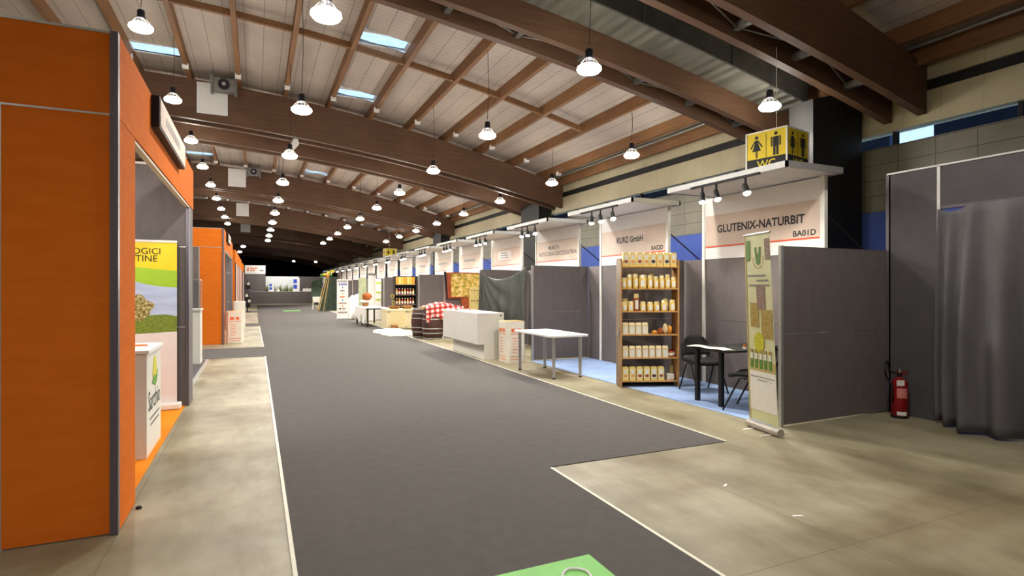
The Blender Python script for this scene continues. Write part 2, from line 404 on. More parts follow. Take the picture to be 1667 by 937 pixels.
# big duct between the two near arch pairs, running over the hall, and its meshed shaft on the wall
t = thing('air_duct', 'big dark grey air duct running up and over between two timber arches', 'duct', (8, 7.7, 5), kind='structure')
n = 24; xs2 = [-6 + (9.9 + 6) * i / n for i in range(n + 1)]
b = B()
for i in range(n):
    x0, x1 = xs2[i], xs2[i + 1]; q = lambda x: zbot(x) + 0.45
    b.prism([(x0, q(x0)), (x1, q(x1)), (x1, q(x1) + 0.5), (x0, q(x0) + 0.5)], lambda u, v_, d: (u, d, v_), 7.68, 7.72)
    b.add([(x0, 7.72, q(x0) + 0.5), (x1, 7.72, q(x1) + 0.5), (x1, 8.41, q(x1) + 0.5), (x0, 8.41, q(x0) + 0.5)], [(0, 1, 2, 3)])
for i in range(0, n, 3):
    x0 = xs2[i]; b.prism([(x0, q(x0) - 0.01), (x0 + 0.05, q(x0 + 0.05) - 0.01), (x0 + 0.05, q(x0) + 0.51), (x0, q(x0) + 0.51)], lambda u, v_, d: (u, d, v_), 7.66, 7.68)
b.go('duct_side', M['duct'], t)
b = B()
for i in range(n):
    x0, x1 = xs2[i], xs2[i + 1]
    b.prism([(x0, q(x0)), (x1, q(x1)), (x1, q(x1) + 0.02), (x0, q(x0) + 0.02)], lambda u, v_, d: (u, d, v_), 7.72, 8.41)
b.go('duct_underside', M['corrugated'], t)
t = thing('air_shaft', 'black meshed vertical shaft against the right wall behind the WC sign', 'duct', (9.8, 7.5, 0), kind='structure')
B().prism([(9.15, 0.0), (10.5, 0.0), (10.5, 5.35), (9.15, 5.0)], lambda u, v_, d: (u, d, v_), 7.0, 7.5).go('shaft_body', M['mesh'], t)
for k in (1, 2):
    struct('air_shaft', B().box(10.0, 6.75 + BAY * k, 0, 10.56, 8.35 + BAY * k, 4.9), M['mesh'], 'black meshed shaft on the right wall, between the beams of the %s double arch' % ORD[k], 'duct')

# ------------------------------------------------------------------ carpets and floor marks
zc = 0.006
def flat(poly, z0, z1): return B().prism(poly, lambda u, v_, d: (u, v_, d), z0, z1)
aisle = [(0.215, 1.5), (2.33, 1.5), (2.37, 4.42), (4.42, 4.4), (4.5, 20), (4.53, 54.5), (0.1, 54.5), (0.1, 42.0), (-4, 42.0), (-4, 39.6), (0.1, 39.6),
         (0.1, 27.4), (-6, 27.4), (-6, 25.6), (0.15, 25.6), (0.2, 16.5), (-7, 16.6), (-7, 14.35), (0.215, 14.25)]
t = tag(flat(aisle, 0.0, zc).go('aisle_carpet', M['carpet']), 'long charcoal carpet laid down the middle of the aisle', 'carpet')
tp = B()
for (x0, y0), (x1, y1) in (((0.2, 1.5), (0.2, 14.25)), ((0.19, 16.6), (0.14, 25.5)), ((2.34, 1.5), (2.38, 4.4)), ((4.44, 4.4), (4.52, 20)), ((4.52, 20), (4.55, 54))):
    tp.add([(x0 - 0.012, y0, 0.001), (x0 + 0.012, y0, 0.001), (x1 + 0.012, y1, 0.001), (x1 - 0.012, y1, 0.001),
            (x0 - 0.012, y0, 0.009), (x0 + 0.012, y0, 0.009), (x1 + 0.012, y1, 0.009), (x1 - 0.012, y1, 0.009)],
           [(3, 2, 1, 0), (4, 5, 6, 7), (0, 1, 5, 4), (1, 2, 6, 5), (2, 3, 7, 6), (3, 0, 4, 7)])
tp.go('edge_tape', M['tape'], t)['label'] = 'pale tape along the carpet edges'
tag(flat([(5.41, 4.68), (6.88, 4.68), (6.88, 10.95), (5.41, 10.95)], 0, 0.008).go('booth_carpet', M['blue_carpet']), 'light blue carpet on the floor of the two nearest right-hand booths', 'carpet')
tag(flat([(-5.5, 4.5), (-0.87, 4.5), (-0.87, 8.95), (-5.5, 8.95)], 0, 0.008).go('booth_carpet', M['orange_carpet']), 'orange carpet inside the nearest left-hand stand', 'carpet')
t = tag(flat([(0.95, 2.1), (1.80, 2.1), (1.81, 2.87), (0.95, 2.87)], zc, zc + 0.003).go('floor_sticker', M['green_vinyl']), 'green vinyl sticker on the carpet at the bottom edge of the picture', 'sticker')
rg = B(); pts = [(1.61 + 0.075 * math.cos(a) * (1 + .12 * math.sin(3 * a)), 2.66 + 0.1 * math.sin(a), zc + 0.006) for a in [2 * PI * i / 16 for i in range(17)]]
rg.tube(pts, 0.009, 5); rg.go('white_ring_mark', M['white'], t)
for x_ in (1.25, 1.44): B().box(x_, 2.6, zc + 0.003, x_ + 0.06, 2.655, zc + 0.005).go('yellow_mark', M['yellow_sign'], t)
tag(flat([(1.69, 40.4), (2.8, 40.4), (2.8, 41.9), (1.69, 41.9)], zc, zc + 0.003).go('floor_sticker', M['green_vinyl']), 'small pale green sticker far down the aisle carpet', 'sticker')
for (x, y, r_), lb in (((3.42, 3.42, 0.5), 'scrap of white tape on the concrete joint, nearer the carpet corner'), ((3.42, 2.75, -0.4), 'scrap of white tape on the floor joint near the lower right')):
    tag(B().box(x, y, 0.0, x + 0.07, y + 0.02, 0.004, rz=r_).go('tape_scrap', M['white']), lb, 'tape')
tag(B().lathe((-0.77, 4.83, 0), [(0.02, 0), (0.022, 0.012), (0.01, 0.02)], 10).go('cable_end', M['black']), 'small black stub on the floor beside the orange pier', 'stub')

# ================================================================== HANGING LAMPS
def lamp_light(name, power, kind='POINT', size=0.14, **k):
    l = bpy.data.lights.new(name, kind); l.energy = power; l.color = WARM; l.shadow_soft_size = size
    for a, v_ in k.items(): setattr(l, a, v_)
    return l
HB = lamp_light('high_bay_glow', LAMP_W * 0.16)
HBD = lamp_light('high_bay_beam', LAMP_W, 'SPOT', spot_size=math.radians(165), spot_blend=0.6)
def lamp(label, x, y, z, on=True, first=[]):
    zc_ = ztop(x) + 0.24
    t = thing('high_bay_lamp', label, 'ceiling lamp', (x, y, z), group='hanging hall lamps')
    if not first:
        hb = B().lathe((0, 0, 0), [(0.02, 0.31), (0.05, 0.30), (0.06, 0.28), (0.06, 0.19), (0.075, 0.17), (0.075, 0.15)], 16)
        cg = B()
        for q_ in range(8):
            a_ = 2 * PI * q_ / 8; cg.tube([(0.07 * math.cos(a_), 0.07 * math.sin(a_), 0.155), (0.13 * math.cos(a_), 0.13 * math.sin(a_), 0.09), (0.165 * math.cos(a_), 0.165 * math.sin(a_), 0.03)], 0.004, 4)
        cgo = cg.go('lamp_cage', M['steel'], t, world=False)
        dome = B().lathe((0, 0, 0), [(0.07, 0.055), (0.14, 0.05), (0.185, 0.02), (0.19, -0.01), (0.165, -0.045), (0.09, -0.07)], 20)
        a = hb.go('lamp_housing', M['housing'], t, world=False, smooth=True); d = dome.go('lamp_dome', M['lamp_glow'], t, world=False, smooth=True)
        hk = B().tube([(0, 0, 0.3), (0.02, 0, 0.34), (0, 0, 0.37), (-0.02, 0, 0.34), (0, 0, 0.31)], 0.006, 5).go('hook', M['steel'], t, world=False)
        first.append((a, d, hk, cgo))
    else:
        for o in first[0]:
            c = o.copy(); COL.objects.link(c); c.parent = t
    B().tube([(x, y, z + 0.36), (x + 0.03, y, z + 0.4 + (zc_ - z) * 0.3), (x + 0.01, y + 0.02, zc_)], 0.006, 5).go('cable', M['cable'], t)
    if on:
        for d in (HB, HBD):
            l = bpy.data.objects.new('lamp_light', d); COL.objects.link(l); l.parent = t; l.location = (0, 0, -0.26)
    return t
rows = [('first row from the left', -1.83, 6.15, [11.67 + 4.18 * k for k in range(9)]),
        ('second row from the left', 0.80, 5.0, [7.36 + 4.14 * k for k in range(10)]),
        ('third row from the left', 4.67, 4.96, [7.4 + 4.18 * k for k in range(10)]),
        ('rightmost row', 8.55, 4.9, [7.42 + 4.16 * k for k in range(9)])]
for nm, x, z, ysl in rows:
    for k, y in enumerate(ysl): lamp('glowing hall lamp, %s from the camera, %s' % (ORD[k], nm), x, y, z)
for x, y, z, nm in ((-0.95, 52, 5, 'on the left above the stands'), (4.49, 78.5, 5, 'in the middle'), (7.28, 79.2, 5, 'on the right'), (-1.4, 60, 5, 'lowest, above the white sign block')):
    lamp('faint hall lamp far away in the dark end, ' + nm, x, y, z, on=False)
# the hall's lamps go on behind the viewer
for x, y in ((-4.5, -1.0), (4.65, 3.2), (8.55, -1.0), (0.8, -1.0), (-7, 11.6), (-7, 19.9), (-11, 7.4), (-11, 24)):
    if x > 8: continue
    t = lamp('high bay lamp outside the picture at %.0f %.0f' % (x, y), x, y, 5.0)

# ================================================================== RIGHT-HAND BOOTHS
PITCH = 3.13; Y0 = 4.58; HP = 2.07
GP = 'open-fronted exhibition booths along the right wall'
def sign_wall(k, y):
    near = ['with one long line of large black capitals, nearest the camera', 'with two short black words, above the product shelves', 'with two lines of small black lettering'] 
    nm = near[k] if k < 3 else 'in the %s booth from the front on the right' % ORD[k]
    ya, yb = y + 0.55, y + 2.75; X = 6.9
    t = thing('booth_sign_wall', 'tall white booth sign wall ' + nm, 'sign', (X, (ya + yb) / 2, 0), group='sign walls')
    B().box(X, ya, 2.07, X + 0.04, yb, 3.08).go('sign_panel', M['white'], t)
    B().box(X - 0.004, ya + 0.05, 2.285, X - 0.0005, yb - 0.05, 2.79).go('printed_band', M['beige_band'], t)
    B().box(X - 0.006, ya + 0.05, 2.262, X - 0.0005, yb - 0.05, 2.284).go('red_stripe', M['red_line'], t)
    for yy in (ya, yb): B().box(X - 0.012, yy - 0.03, 0.0, X + 0.05, yy + 0.03, 3.1).go('post', M['white_lac'], t)
    c = B().box(5.97, ya - 0.2, 3.1, 6.98, yb - 0.22, 3.15).go('canopy_board', M['white'], t)
    b = B()
    for (a, b0, c1, d) in ((5.94, ya - 0.23, 5.97, yb - 0.19), (6.98, ya - 0.23, 7.01, yb - 0.19), (5.94, ya - 0.23, 7.01, ya - 0.2), (5.94, yb - 0.22, 7.01, yb - 0.19)):
        b.box(a, b0, 3.085, c1, d, 3.165)
    b.go('canopy_rim', M['alu'], t)
    rt = (0, -1, 0)
    B().tube([(6.97, ya + .02, 2.6), (7.8, ya - .12, 1.95)], 0.012, 6).go('brace_rod', M['black'], t)
    if k == 0:
        text('lettering', 'GLUTENIX-NATURBIT', (X - 0.002, (ya + yb) / 2 - 0.02, 2.49), rt, 0.13, M['ink'], t, width=1.62, out=0.004, bold=0.028)
        text('stand_number', 'BA01D', (X - 0.002, ya + 0.28, 2.31), rt, 0.085, M['ink'], t, width=0.36, out=0.004, bold=0.022)
    elif k == 1:
        text('lettering', 'KURZ GmbH', (X - 0.002, (ya + yb) / 2 + 0.05, 2.51), rt, 0.13, M['ink'], t, width=0.88, out=0.004, bold=0.028)
        text('stand_number', 'BA02D', (X - 0.002, ya + 0.28, 2.31), rt, 0.085, M['ink'], t, width=0.34, out=0.004, bold=0.022)
    elif k == 2:
        text('lettering', 'MOBILITA', (X - 0.002, (ya + yb) / 2 + 0.1, 2.565), rt, 0.10, M['ink'], t, width=0.55, out=0.004, bold=0.006)
        text('lettering', 'PASTICCERIA CIOCCOLATERIA', (X - 0.002, (ya + yb) / 2 - 0.05, 2.41), rt, 0.10, M['ink'], t, width=1.95, out=0.004, bold=0.006)
        text('stand_number', 'BA03D', (X - 0.002, ya + 0.25, 2.31), rt, 0.06, M['grey_ink'], t, width=0.3, out=0.004)
    elif k == 3:
        B().box(X - 0.006, ya + 0.7, 2.45, X - 0.004, yb - 0.55, 2.7).go('logo_box', M['white'], t)
        b = B()
        for i in range(3): b.box(X - 0.008, ya + 0.9 + 0.06 * i, 2.49 + 0.07 * i, X - 0.006, yb - 0.7, 2.52 + 0.07 * i)
        b.go('blurred_lettering', M['grey_ink'], t)
    else:
        B().box(X - 0.006, ya + 0.6, 2.52, X - 0.004, yb - 0.6 + 0.1 * (k % 3), 2.6).go('faint_lettering', M['grey_ink'], t)
    return t
SPOT = bpy.data.lights.new('booth_spot', 'SPOT'); SPOT.energy = SPOT_W; SPOT.color = (1, 0.94, 0.84); SPOT.spot_size = math.radians(160); SPOT.spot_blend = 0.7; SPOT.shadow_soft_size = 0.035
SPOT2 = SPOT.copy(); SPOT2.energy = SPOT_W * 2.2
def spot_track(k, y):
    t = thing('spotlight_track', 'black track with three lit spotlights %s' % ('under the nearest white canopy' if k == 0 else 'under the %s canopy along the right-hand booths' % ORD[k]),
              'spotlight', (5.9, y + 1.3, 3.06), group='spotlight tracks')
    B().box(5.885, y + 0.7, 3.055, 5.92, y + 1.95, 3.085).go('rail', M['black'], t)
    for i, dy in enumerate((0.93, 1.45, 1.72) if k == 0 else (0.85, 1.25, 1.55)):
        yy = y + dy; dirv = Vector((-0.18 + .12 * (i % 2), -0.5 + 0.12 * i, -1)).normalized()
        o = Vector((5.9, yy, 2.93))
        h = B().box(5.892, yy - 0.012, 2.93, 5.912, yy + 0.012, 3.056)
        h.tube([o - dirv * 0.05, o - dirv * 0.03, o + dirv * 0.06, o + dirv * 0.1], [0.025, 0.036, 0.038, 0.05], 12)
        hd = h.go('spot_head', M['black'], t)
        e = o + dirv * 0.102
        B().tube([e, e + dirv * 0.012, e + dirv * 0.02], [0.048, 0.044, 0.02], 12).go('spot_lens', M['spot_glow'], hd)
        l = bpy.data.objects.new('spot_light', SPOT if k < 2 else SPOT2); COL.objects.link(l); l.parent = t
        l.location = (o + dirv * 0.13) - Vector((5.9, y + 1.3, 3.06)); l.rotation_euler = dirv.to_track_quat('-Z', 'Y').to_euler()
def partition(k, y, xa=5.48, xb=6.88, label=None):
    t = thing('partition_wall', label or 'grey side partition between the %s and %s booth from the front on the right' % (ORD[k - 1], ORD[k]), 'partition', (xa, y, 0), group='booth side partitions')
    B().box(xa + 0.03, y - 0.012, 0.02, xb, y + 0.012, 1.06).go('lower_panel', M['panel'], t)
    B().box(xa + 0.03, y - 0.012, 1.064, xb, y + 0.012, HP).go('upper_panel', M['panel'], t)
    B().box(xa - 0.01, y - 0.02, 0, xa + 0.03, y + 0.02, HP + 0.01).go('post', M['alu'], t)
    B().box(xa + 0.03, y - 0.013, HP, xb, y + 0.013, HP + 0.006).go('top_rail', M['post'], t)
NB = 16
for k in range(NB):
    y = Y0 + PITCH * k
    sign_wall(k, y); spot_track(k, y)
    if k == 0: partition(0, y + 0.03, 5.48, 7.38, 'big grey partition panel behind the leaning roll-up banner')
    elif k == 1: partition(1, 7.8)
    else: partition(k, y + 0.16)
    t = thing('back_wall_panel', 'low grey back wall of the %s booth from the front on the right' % ORD[k], 'partition', (6.92, y + 1.5, 0), group='booth back walls')
    ye = y + PITCH
    B().box(6.91, y + 0.2, 0, 6.94, ye + 0.14, 1.06).go('lower_panel', M['panel'], t)
    B().box(6.91, y + 0.2, 1.064, 6.94, ye + 0.14, HP).go('upper_panel', M['panel'], t)

# ---- tall grey enclosure with curtain on the far right
t = thing('fabric_enclosure', 'tall grey panelled doorway frame with header on the far right', 'wall panel', (7.4, 4.3, 0))
B().box(7.4, 4.02, 0, 7.44, 4.58, 3.04).go('side_panel', M['panel_dark'], t)
B().box(7.4, 4.56, 0, 7.46, 4.62, 3.05).go('corner_post', M['post'], t)
B().box(7.39, 3.98, 0, 7.44, 4.015, 3.05).go('corner_post', M['alu'], t)
B().box(7.4, -1.0, 2.56, 7.44, 3.98, 3.04).go('header_panel', M['panel_dark'], t)
B().box(7.39, -1.0, 3.04, 7.45, 4.6, 3.06).go('top_rail', M['alu'], t)
B().box(7.39, -1.0, 2.53, 7.45, 3.98, 2.565).go('curtain_rail', M['post'], t)
B().box(7.42, 4.6, 0, 7.46, 10.5, 1.9).go('rear_panel', M['panel_dark'], t)
def cur(u, v_):
    y = 3.97 - 4.4 * u; z = 2.535 - 2.505 * v_
    f = math.sin(u * 112 + 1.8 * math.sin(u * 21)) * 0.06 + math.sin(u * 37 + 1) * 0.05
    f *= 0.5 + 0.9 * min(1, v_ * 1.6)
    sag = -0.06 * math.exp(-((u - 0.035) / 0.03) ** 2) if v_ < 0.03 else 0
    return (7.30 - 0.08 * v_ + f * (0.8 + 0.4 * v_) - (0.12 * math.sin(min(1, u * 3) * PI) * v_), y + 0.05 * math.sin(v_ * 3 + u * 9) * v_, z + sag * (1 if v_ == 0 else 0.4))
tag(B().sheet(cur, 220, 24).go('curtain', M['curtain'], smooth=True, solid=0.006), 'heavy grey curtain hanging in folds in the doorway on the far right', 'curtain')

# fire extinguisher
t = thing('fire_extinguisher', 'red fire extinguisher with black hose standing in the grey corner', 'fire extinguisher', (7.22, 4.34, 0))
X, Y = 7.22, 4.34
B().lathe((X, Y, 0), [(0.085, 0), (0.09, 0.02), (0.09, 0.40), (0.082, 0.44), (0.055, 0.475), (0.03, 0.485), (0.03, 0.5)], 24).go('tank', M['red'], t, smooth=True)
B().lathe((X, Y, 0), [(0.094, 0), (0.094, 0.03)], 24).go('foot_ring', M['black'], t)
b = B().lathe((X, Y, 0), [(0.026, 0.5), (0.026, 0.55)], 12); b.go('valve', M['black'], t)
B().box(X - 0.015, Y - 0.1, 0.56, X + 0.015, Y + 0.03, 0.572).go('lever', M['red'], t); B().box(X - 0.012, Y - 0.09, 0.535, X + 0.012, Y + 0.0, 0.545).go('carry_handle', M['red'], t)
B().lathe((X - 0.03, Y - 0.02, 0), [(0.012, 0.555), (0.012, 0.6)], 8).go('gauge', M['alu'], t)
hp = [(X, Y + 0.02, 0.53)] + [(X - 0.07 - 0.01 + 0.085 * math.cos(a), Y + 0.10 + 0.03 * math.cos(a), 0.58 + 0.10 * math.sin(a)) for a in [PI * 1.9 + 2 * PI * i / 18 * 0.95 for i in range(16)]] + [(X - 0.09, Y + 0.03, 0.4), (X - 0.1, Y + 0.02, 0.2)]
B().tube(hp, 0.011, 8).go('hose', M['black'], t, smooth=True)
def wrap(z0, z1, a0, a1, r=0.0915, n=8):
    b = B(); vs = []; 
    for i in range(n + 1):
        a = a0 + (a1 - a0) * i / n; vs += [(X + r * math.cos(a), Y + r * math.sin(a), z0), (X + r * math.cos(a), Y + r * math.sin(a), z1)]
    b.add(vs, [(2 * i, 2 * i + 2, 2 * i + 3, 2 * i + 1) for i in range(n)]); return b
wrap(0.25, 0.37, -2.9, -1.6).go('instruction_label', MT('pink_label', (196, 120, 112), 0.6), t)
wrap(0.04, 0.085, -2.9, -1.7).go('bottom_label', M['label_white'], t)
B().box(X - 0.12, Y - 0.06, 0.4, X - 0.03, Y - 0.055, 0.47, rz=-0.5).go('hanging_tag', M['label_white'], t)

# ---- WC signs
def wc(x, y, z, rz, s, label, ztop_wire):
    t = thing('toilet_sign', label, 'sign', (x, y, z), rz, group='toilet cube signs')
    h = s / 2
    B().box(-h, -h, 0, h, h, s).go('sign_box', M['yellow_sign'], t, world=False)
    fr = B()
    for a in (-h, h):
        for c in (-h, h): fr.box(a - 0.012, c - 0.012, -0.01, a + 0.012, c + 0.012, s + 0.01)
    for zz in (0, s):
        for a in (-h, h): fr.box(a - 0.01, -h, zz - 0.01, a + 0.01, h, zz + 0.01); fr.box(-h, a - 0.01, zz - 0.01, h, a + 0.01, zz + 0.01)
    fr.go('frame', M['white_lac'], t, world=False)
    for (o, r_) in (((-h, 0, 0), (0, -1, 0)), ((0, -h, 0), (1, 0, 0))):
        O = Vector(o); R = Vector(r_); N = R.cross(Vector((0, 0, 1)))
        f = lambda u, v_, d: tuple(O + R * u * s + Vector((0, 0, (v_ if v_ < .29 or len(sc_) < 1 else .37 + (v_ - .3) * .9) * s)) + N * d)
        sc_ = []
        B().prism([(-.48, 0.02), (.48, 0.02), (.48, .36), (-.48, .36)], f, 0.001, 0.003).go('black_band', M['ink'], t, world=False)
        text('wc_lettering', 'WC', f(0, 0.12, 0), r_, 0.19 * s, M['yellow_sign'], t, out=0.005, world=False, bold=0.01)
        B().prism([(-.005, .3), (.005, .3), (.005, .93), (-.005, .93)], f, 0.001, 0.003).go('divider', M['ink'], t, world=False)
        sc_.append(1)
        def disc(cx, cz, r): return [(cx + r * math.cos(2 * PI * i / 12), cz + r * math.sin(2 * PI * i / 12)) for i in range(12)]
        w_ = B().prism(disc(-.24, .86, .045), f, .001, .003)
        w_.prism([(-.28, .79), (-.2, .79), (-.19, .68), (-.13, .5), (-.35, .5), (-.29, .68)], f, .001, .003)
        w_.prism([(-.28, .79), (-.28, .74), (-.37, .58), (-.40, .6)], f, .001, .003).prism([(-.2, .79), (-.2, .74), (-.11, .58), (-.08, .6)], f, .001, .003)
        w_.prism([(-.265, .5), (-.245, .5), (-.245, .32), (-.265, .32)], f, .001, .003).prism([(-.235, .5), (-.215, .5), (-.215, .32), (-.235, .32)], f, .001, .003)
        w_.go('woman_pictogram', M['ink'], t, world=False)
        m_ = B().prism(disc(.24, .88, .045), f, .001, .003)
        m_.prism([(.17, .8), (.31, .8), (.31, .55), (.17, .55)], f, .001, .003)
        m_.prism([(.12, .8), (.155, .8), (.155, .55), (.12, .55)], f, .001, .003).prism([(.325, .8), (.36, .8), (.36, .55), (.325, .55)], f, .001, .003)
        m_.prism([(.175, .55), (.232, .55), (.232, .32), (.175, .32)], f, .001, .003).prism([(.248, .55), (.305, .55), (.305, .32), (.248, .32)], f, .001, .003)
        m_.go('man_pictogram', M['ink'], t, world=False)
    B().tube([(-0.02, 0.0, s), (-0.02, 0, ztop_wire - z)], 0.007, 5).go('hanging_wire', M['pale_cable'], t, world=False)
wc(7.62, 6.47, 3.40, 0.21, 0.66, 'yellow WC cube sign with black figures hanging behind the nearest white canopy', 5.45)
wc(7.8, 36.0, 3.35, 0.0, 0.7, 'small distant yellow WC cube sign hanging over the far booths', 6.45)

# ================================================================== LEFT: ORANGE STANDS
XO = -0.81
def orange_stand(y0, ln, label, depth=5.0, H=3.25):
    t = thing('exhibition_stand', label, 'exhibition stand', (XO, y0, 0), group='orange portal stands')
    B().box(XO - 0.045, y0 - 0.02, 0, XO, y0 + 0.03, H).go('corner_post', M['post'], t)
    B().box(XO - 0.595, y0, 0.01, XO - 0.045, y0 + 0.04, 2.712).go('front_panel', M['orange'], t)
    B().box(XO - 0.62, y0 - 0.004, 0, XO - 0.595, y0 + 0.045, 2.712).go('edge_profile', M['alu'], t)
    B().box(XO - depth, y0, 2.72, XO - 0.045, y0 + 0.04, H - 0.01).go('front_fascia', M['orange'], t)
    B().box(XO - depth, y0 - 0.003, 2.710, XO - 0.045, y0 + 0.045, 2.722).go('joint_profile', M['alu'], t)
    B().box(XO - depth, y0 - 0.004, H - 0.012, XO - 0.045, y0 + 0.045, H + 0.004).go('top_profile', M['alu'], t)
    B().box(XO - 0.04, y0 + 0.03, 0.01, XO - 0.002, y0 + 0.56, 2.70).go('side_panel', M['orange'], t)
    B().box(XO - 0.04, y0 + 0.03, 2.705, XO - 0.002, y0 + ln, H).go('side_fascia', M['orange'], t)
    B().box(XO - 0.06, y0 + 0.56, 2.68, XO - 0.012, y0 + ln, 2.702).go('opening_rail', M['tape'], t)
    B().box(XO - depth, y0 + ln - 0.46, 0.0, XO - 0.03, y0 + ln - 0.42, H - 0.03).go('rear_wall', M['panel'], t)
    B().box(XO - depth, y0 + ln - 0.465, H - 0.03, XO - 0.03, y0 + ln - 0.415, H).go('rear_wall_cap', M['white_lac'], t)
    for z in (1.06, 2.14): B().box(XO - 0.17, y0 + ln - 0.463, z, XO - 0.05, y0 + ln - 0.458, z + 0.012).go('joint_profile', M['alu'], t)
    B().box(XO - 0.05, y0 + ln - 0.47, 0, XO - 0.01, y0 + ln - 0.42, 2.70).go('rear_post', M['post'], t)
    B().box(XO - 0.035, y0 + ln - 0.42, 0, XO - 0.01, y0 + ln, 2.70).go('rear_side_panel', M['panel'], t)
    B().box(XO - depth, y0 + 0.05, 0.0, XO - depth + 0.04, y0 + ln, H - 0.05).go('back_wall', M['panel'], t)
    return t
s1 = orange_stand(4.39, 4.82, 'big orange portal stand filling the left edge of the picture')
s2 = orange_stand(17.66, 6.6, 'second orange portal stand further down the left side')
def name_box(y0, y1, stand):
    t = B().box(XO - 0.002, y0, 2.97, -0.75, y1, 3.24).go('name_sign', M['black'], stand); t['label'] = 'black framed beige name sign'
    B().box(-0.75, y0 + 0.03, 2.99, -0.744, y1 - 0.03, 3.225).go('sign_face', M['beige_band'], t)
    b = B(); y = y0 + 0.35
    for i in range(9): b.box(-0.744, y, 3.07, -0.742, y + 0.07, 3.15); y += 0.12
    b.go('blurred_lettering', M['grey_ink'], t)
name_box(5.64, 7.55, s1)
name_box(19.0, 20.8, s2)
SIN = bpy.data.lights.new('stand_spot', 'SPOT'); SIN.energy = 110; SIN.color = (1, .95, .88); SIN.spot_size = math.radians(130); SIN.spot_blend = .6; SIN.shadow_soft_size = .05  # added fill light to brighten the inside of the orange stands
for (x, y), st, ls in (((-1.15, 5.9), s1, 'near'), ((-2.3, 6.6), s1, 'near'), ((-1.2, 20.5), s2, 'second')):
    arm = B().box(x - .01, y - .01, 3.0, XO - .03, y + .01, 3.02).tube([(x, y, 3.0), (x, y + .03, 2.93), (x, y + .1, 2.85)], [.02, .045, .05], 12).go('spotlight', M['black'], st)  # made-up spotlight body behind the fascia, carrying the added fill
    l = bpy.data.objects.new('spot_light', SIN); COL.objects.link(l); l.parent = st; sw = st['_w']
    l.location = (x - sw[0], y + .13 - sw[1], 2.82); l.rotation_euler = Vector((-.05, .85, -.75)).to_track_quat('-Z', 'Y').to_euler()
# facade of further orange stands, seen at a grazing angle
for k, (y0, ln) in enumerate(((27.5, 5.0), (33.2, 5.9), (42.3, 5.0))):
    t = thing('exhibition_stand', 'distant orange stand with pale pink side panels, %s along the left side' % ORD[k + 2], 'exhibition stand', (XO, y0, 0), group='distant orange stands')
    B().box(XO - 0.6, y0, 0, XO - 0.04, y0 + 0.04, 3.25).go('front_panel', M['orange'], t)
    B().box(XO - 0.04, y0, 2.7, XO, y0 + ln, 3.25).go('side_fascia', M['orange'], t)
    B().box(XO - 0.04, y0 + 0.3, 0, XO - 0.01, y0 + ln, 2.7).go('side_panel', MT('pale_pink_panel', (206, 150, 128), 0.6, var=12, vscale=3, stretch=(1, 3, 0.2)), t)
    for j in range(4): B().box(XO - 0.03, y0 + 0.3 + j * (ln - 0.4) / 3, 0, XO + 0.012, y0 + 0.36 + j * (ln - 0.4) / 3, 2.7).go('post', M['white_lac'] if j % 2 else M['post'], t)
# dark floored stand between
t = thing('low_stage', 'dark carpeted stand floor with pale metal edge behind the near orange stand', 'stand floor', (-3, 11, 0))
B().box(-5.5, 9.28, 0, -0.98, 13.9, 0.03).go('stage_top', M['panel_dark'], t)
B().box(-0.98, 9.28, 0, -0.93, 13.95, 0.034).go('edge_profile', M['alu'], t)
t = thing('white_counter', 'slim white counter with a clear case on top, behind the near orange stand', 'counter', (-1.3, 13.3, 0.03))
B().box(-1.8, 13.1, 0.032, -1.03, 13.55, 1.13).go('counter_body', M['white_lac'], t, bevel=0.006)
B().box(-1.82, 13.08, 1.13, -1.01, 13.57, 1.16).go('counter_top', M['white_lac'], t)
b = B(); zb = 1.16
for (a, c) in ((-1.79, 13.1), (-1.05, 13.1), (-1.79, 13.52), (-1.05, 13.52)): b.box(a, c, zb, a + 0.012, c + 0.012, zb + 0.6)
b.box(-1.79, 13.1, zb + 0.59, -1.04, 13.112, zb + 0.602).box(-1.79, 13.52, zb + 0.59, -1.04, 13.532, zb + 0.602).box(-1.05, 13.1, zb + 0.59, -1.038, 13.532, zb + 0.602)
b.go('case_frame', M['alu'], t)
B().box(-1.78, 13.103, zb + 0.005, -1.045, 13.107, zb + 0.59).go('case_pane', M['glass'], t)

# roll-up banner inside the near stand
BX0, BX1, BY = -1.80, -0.945, 8.58
m_y = MT('banner_yellow', (238, 208, 34), 0.5, var=3); m_g = MT('banner_green', (158, 196, 48), 0.5, var=4)
m_s = MT('banner_sky', (176, 190, 220), 0.5, var=12, vscale=2, stretch=(1, 1, 5)); m_w = MT('banner_white', (232, 222, 220), 0.5, var=3)
mm, nt, bs = new_mat('banner_meadow'); v = coord(nt)
nt.links.new(ramp(nt, noise(nt, coord(nt, (8, 8, 30)), 2.5, 4), [(0.3, (84, 104, 30)), (0.6, (128, 150, 48)), (0.8, (170, 178, 90))]), bs.inputs['Base Color']); m_m = mm
mm, nt, bs = new_mat('banner_tree')
nt.links.new(ramp(nt, noise(nt, coord(nt), 34, 3), [(0.35, (92, 70, 30)), (0.5, (150, 136, 60)), (0.65, (214, 210, 170))]), bs.inputs['Base Color']); m_t = mm
t = thing('rollup_banner', 'yellow and green roll-up banner with meadow picture inside the near orange stand', 'banner', (BX0, BY, 0))
B().box(BX0 - 0.02, BY - 0.1, 0.008, BX1 + 0.05, BY + 0.08, 0.09).go('banner_base', M['white_lac'], t, bevel=0.02)
B().tube([((BX0 + BX1) / 2, BY + 0.03, 0.08), ((BX0 + BX1) / 2, BY + 0.03, 2.18)], 0.012, 8).go('support_pole', M['alu'], t)
B().box(BX0, BY - 0.012, 2.185, BX1, BY + 0.012, 2.215).go('top_rail', M['white_lac'], t)
W_ = BX1 - BX0
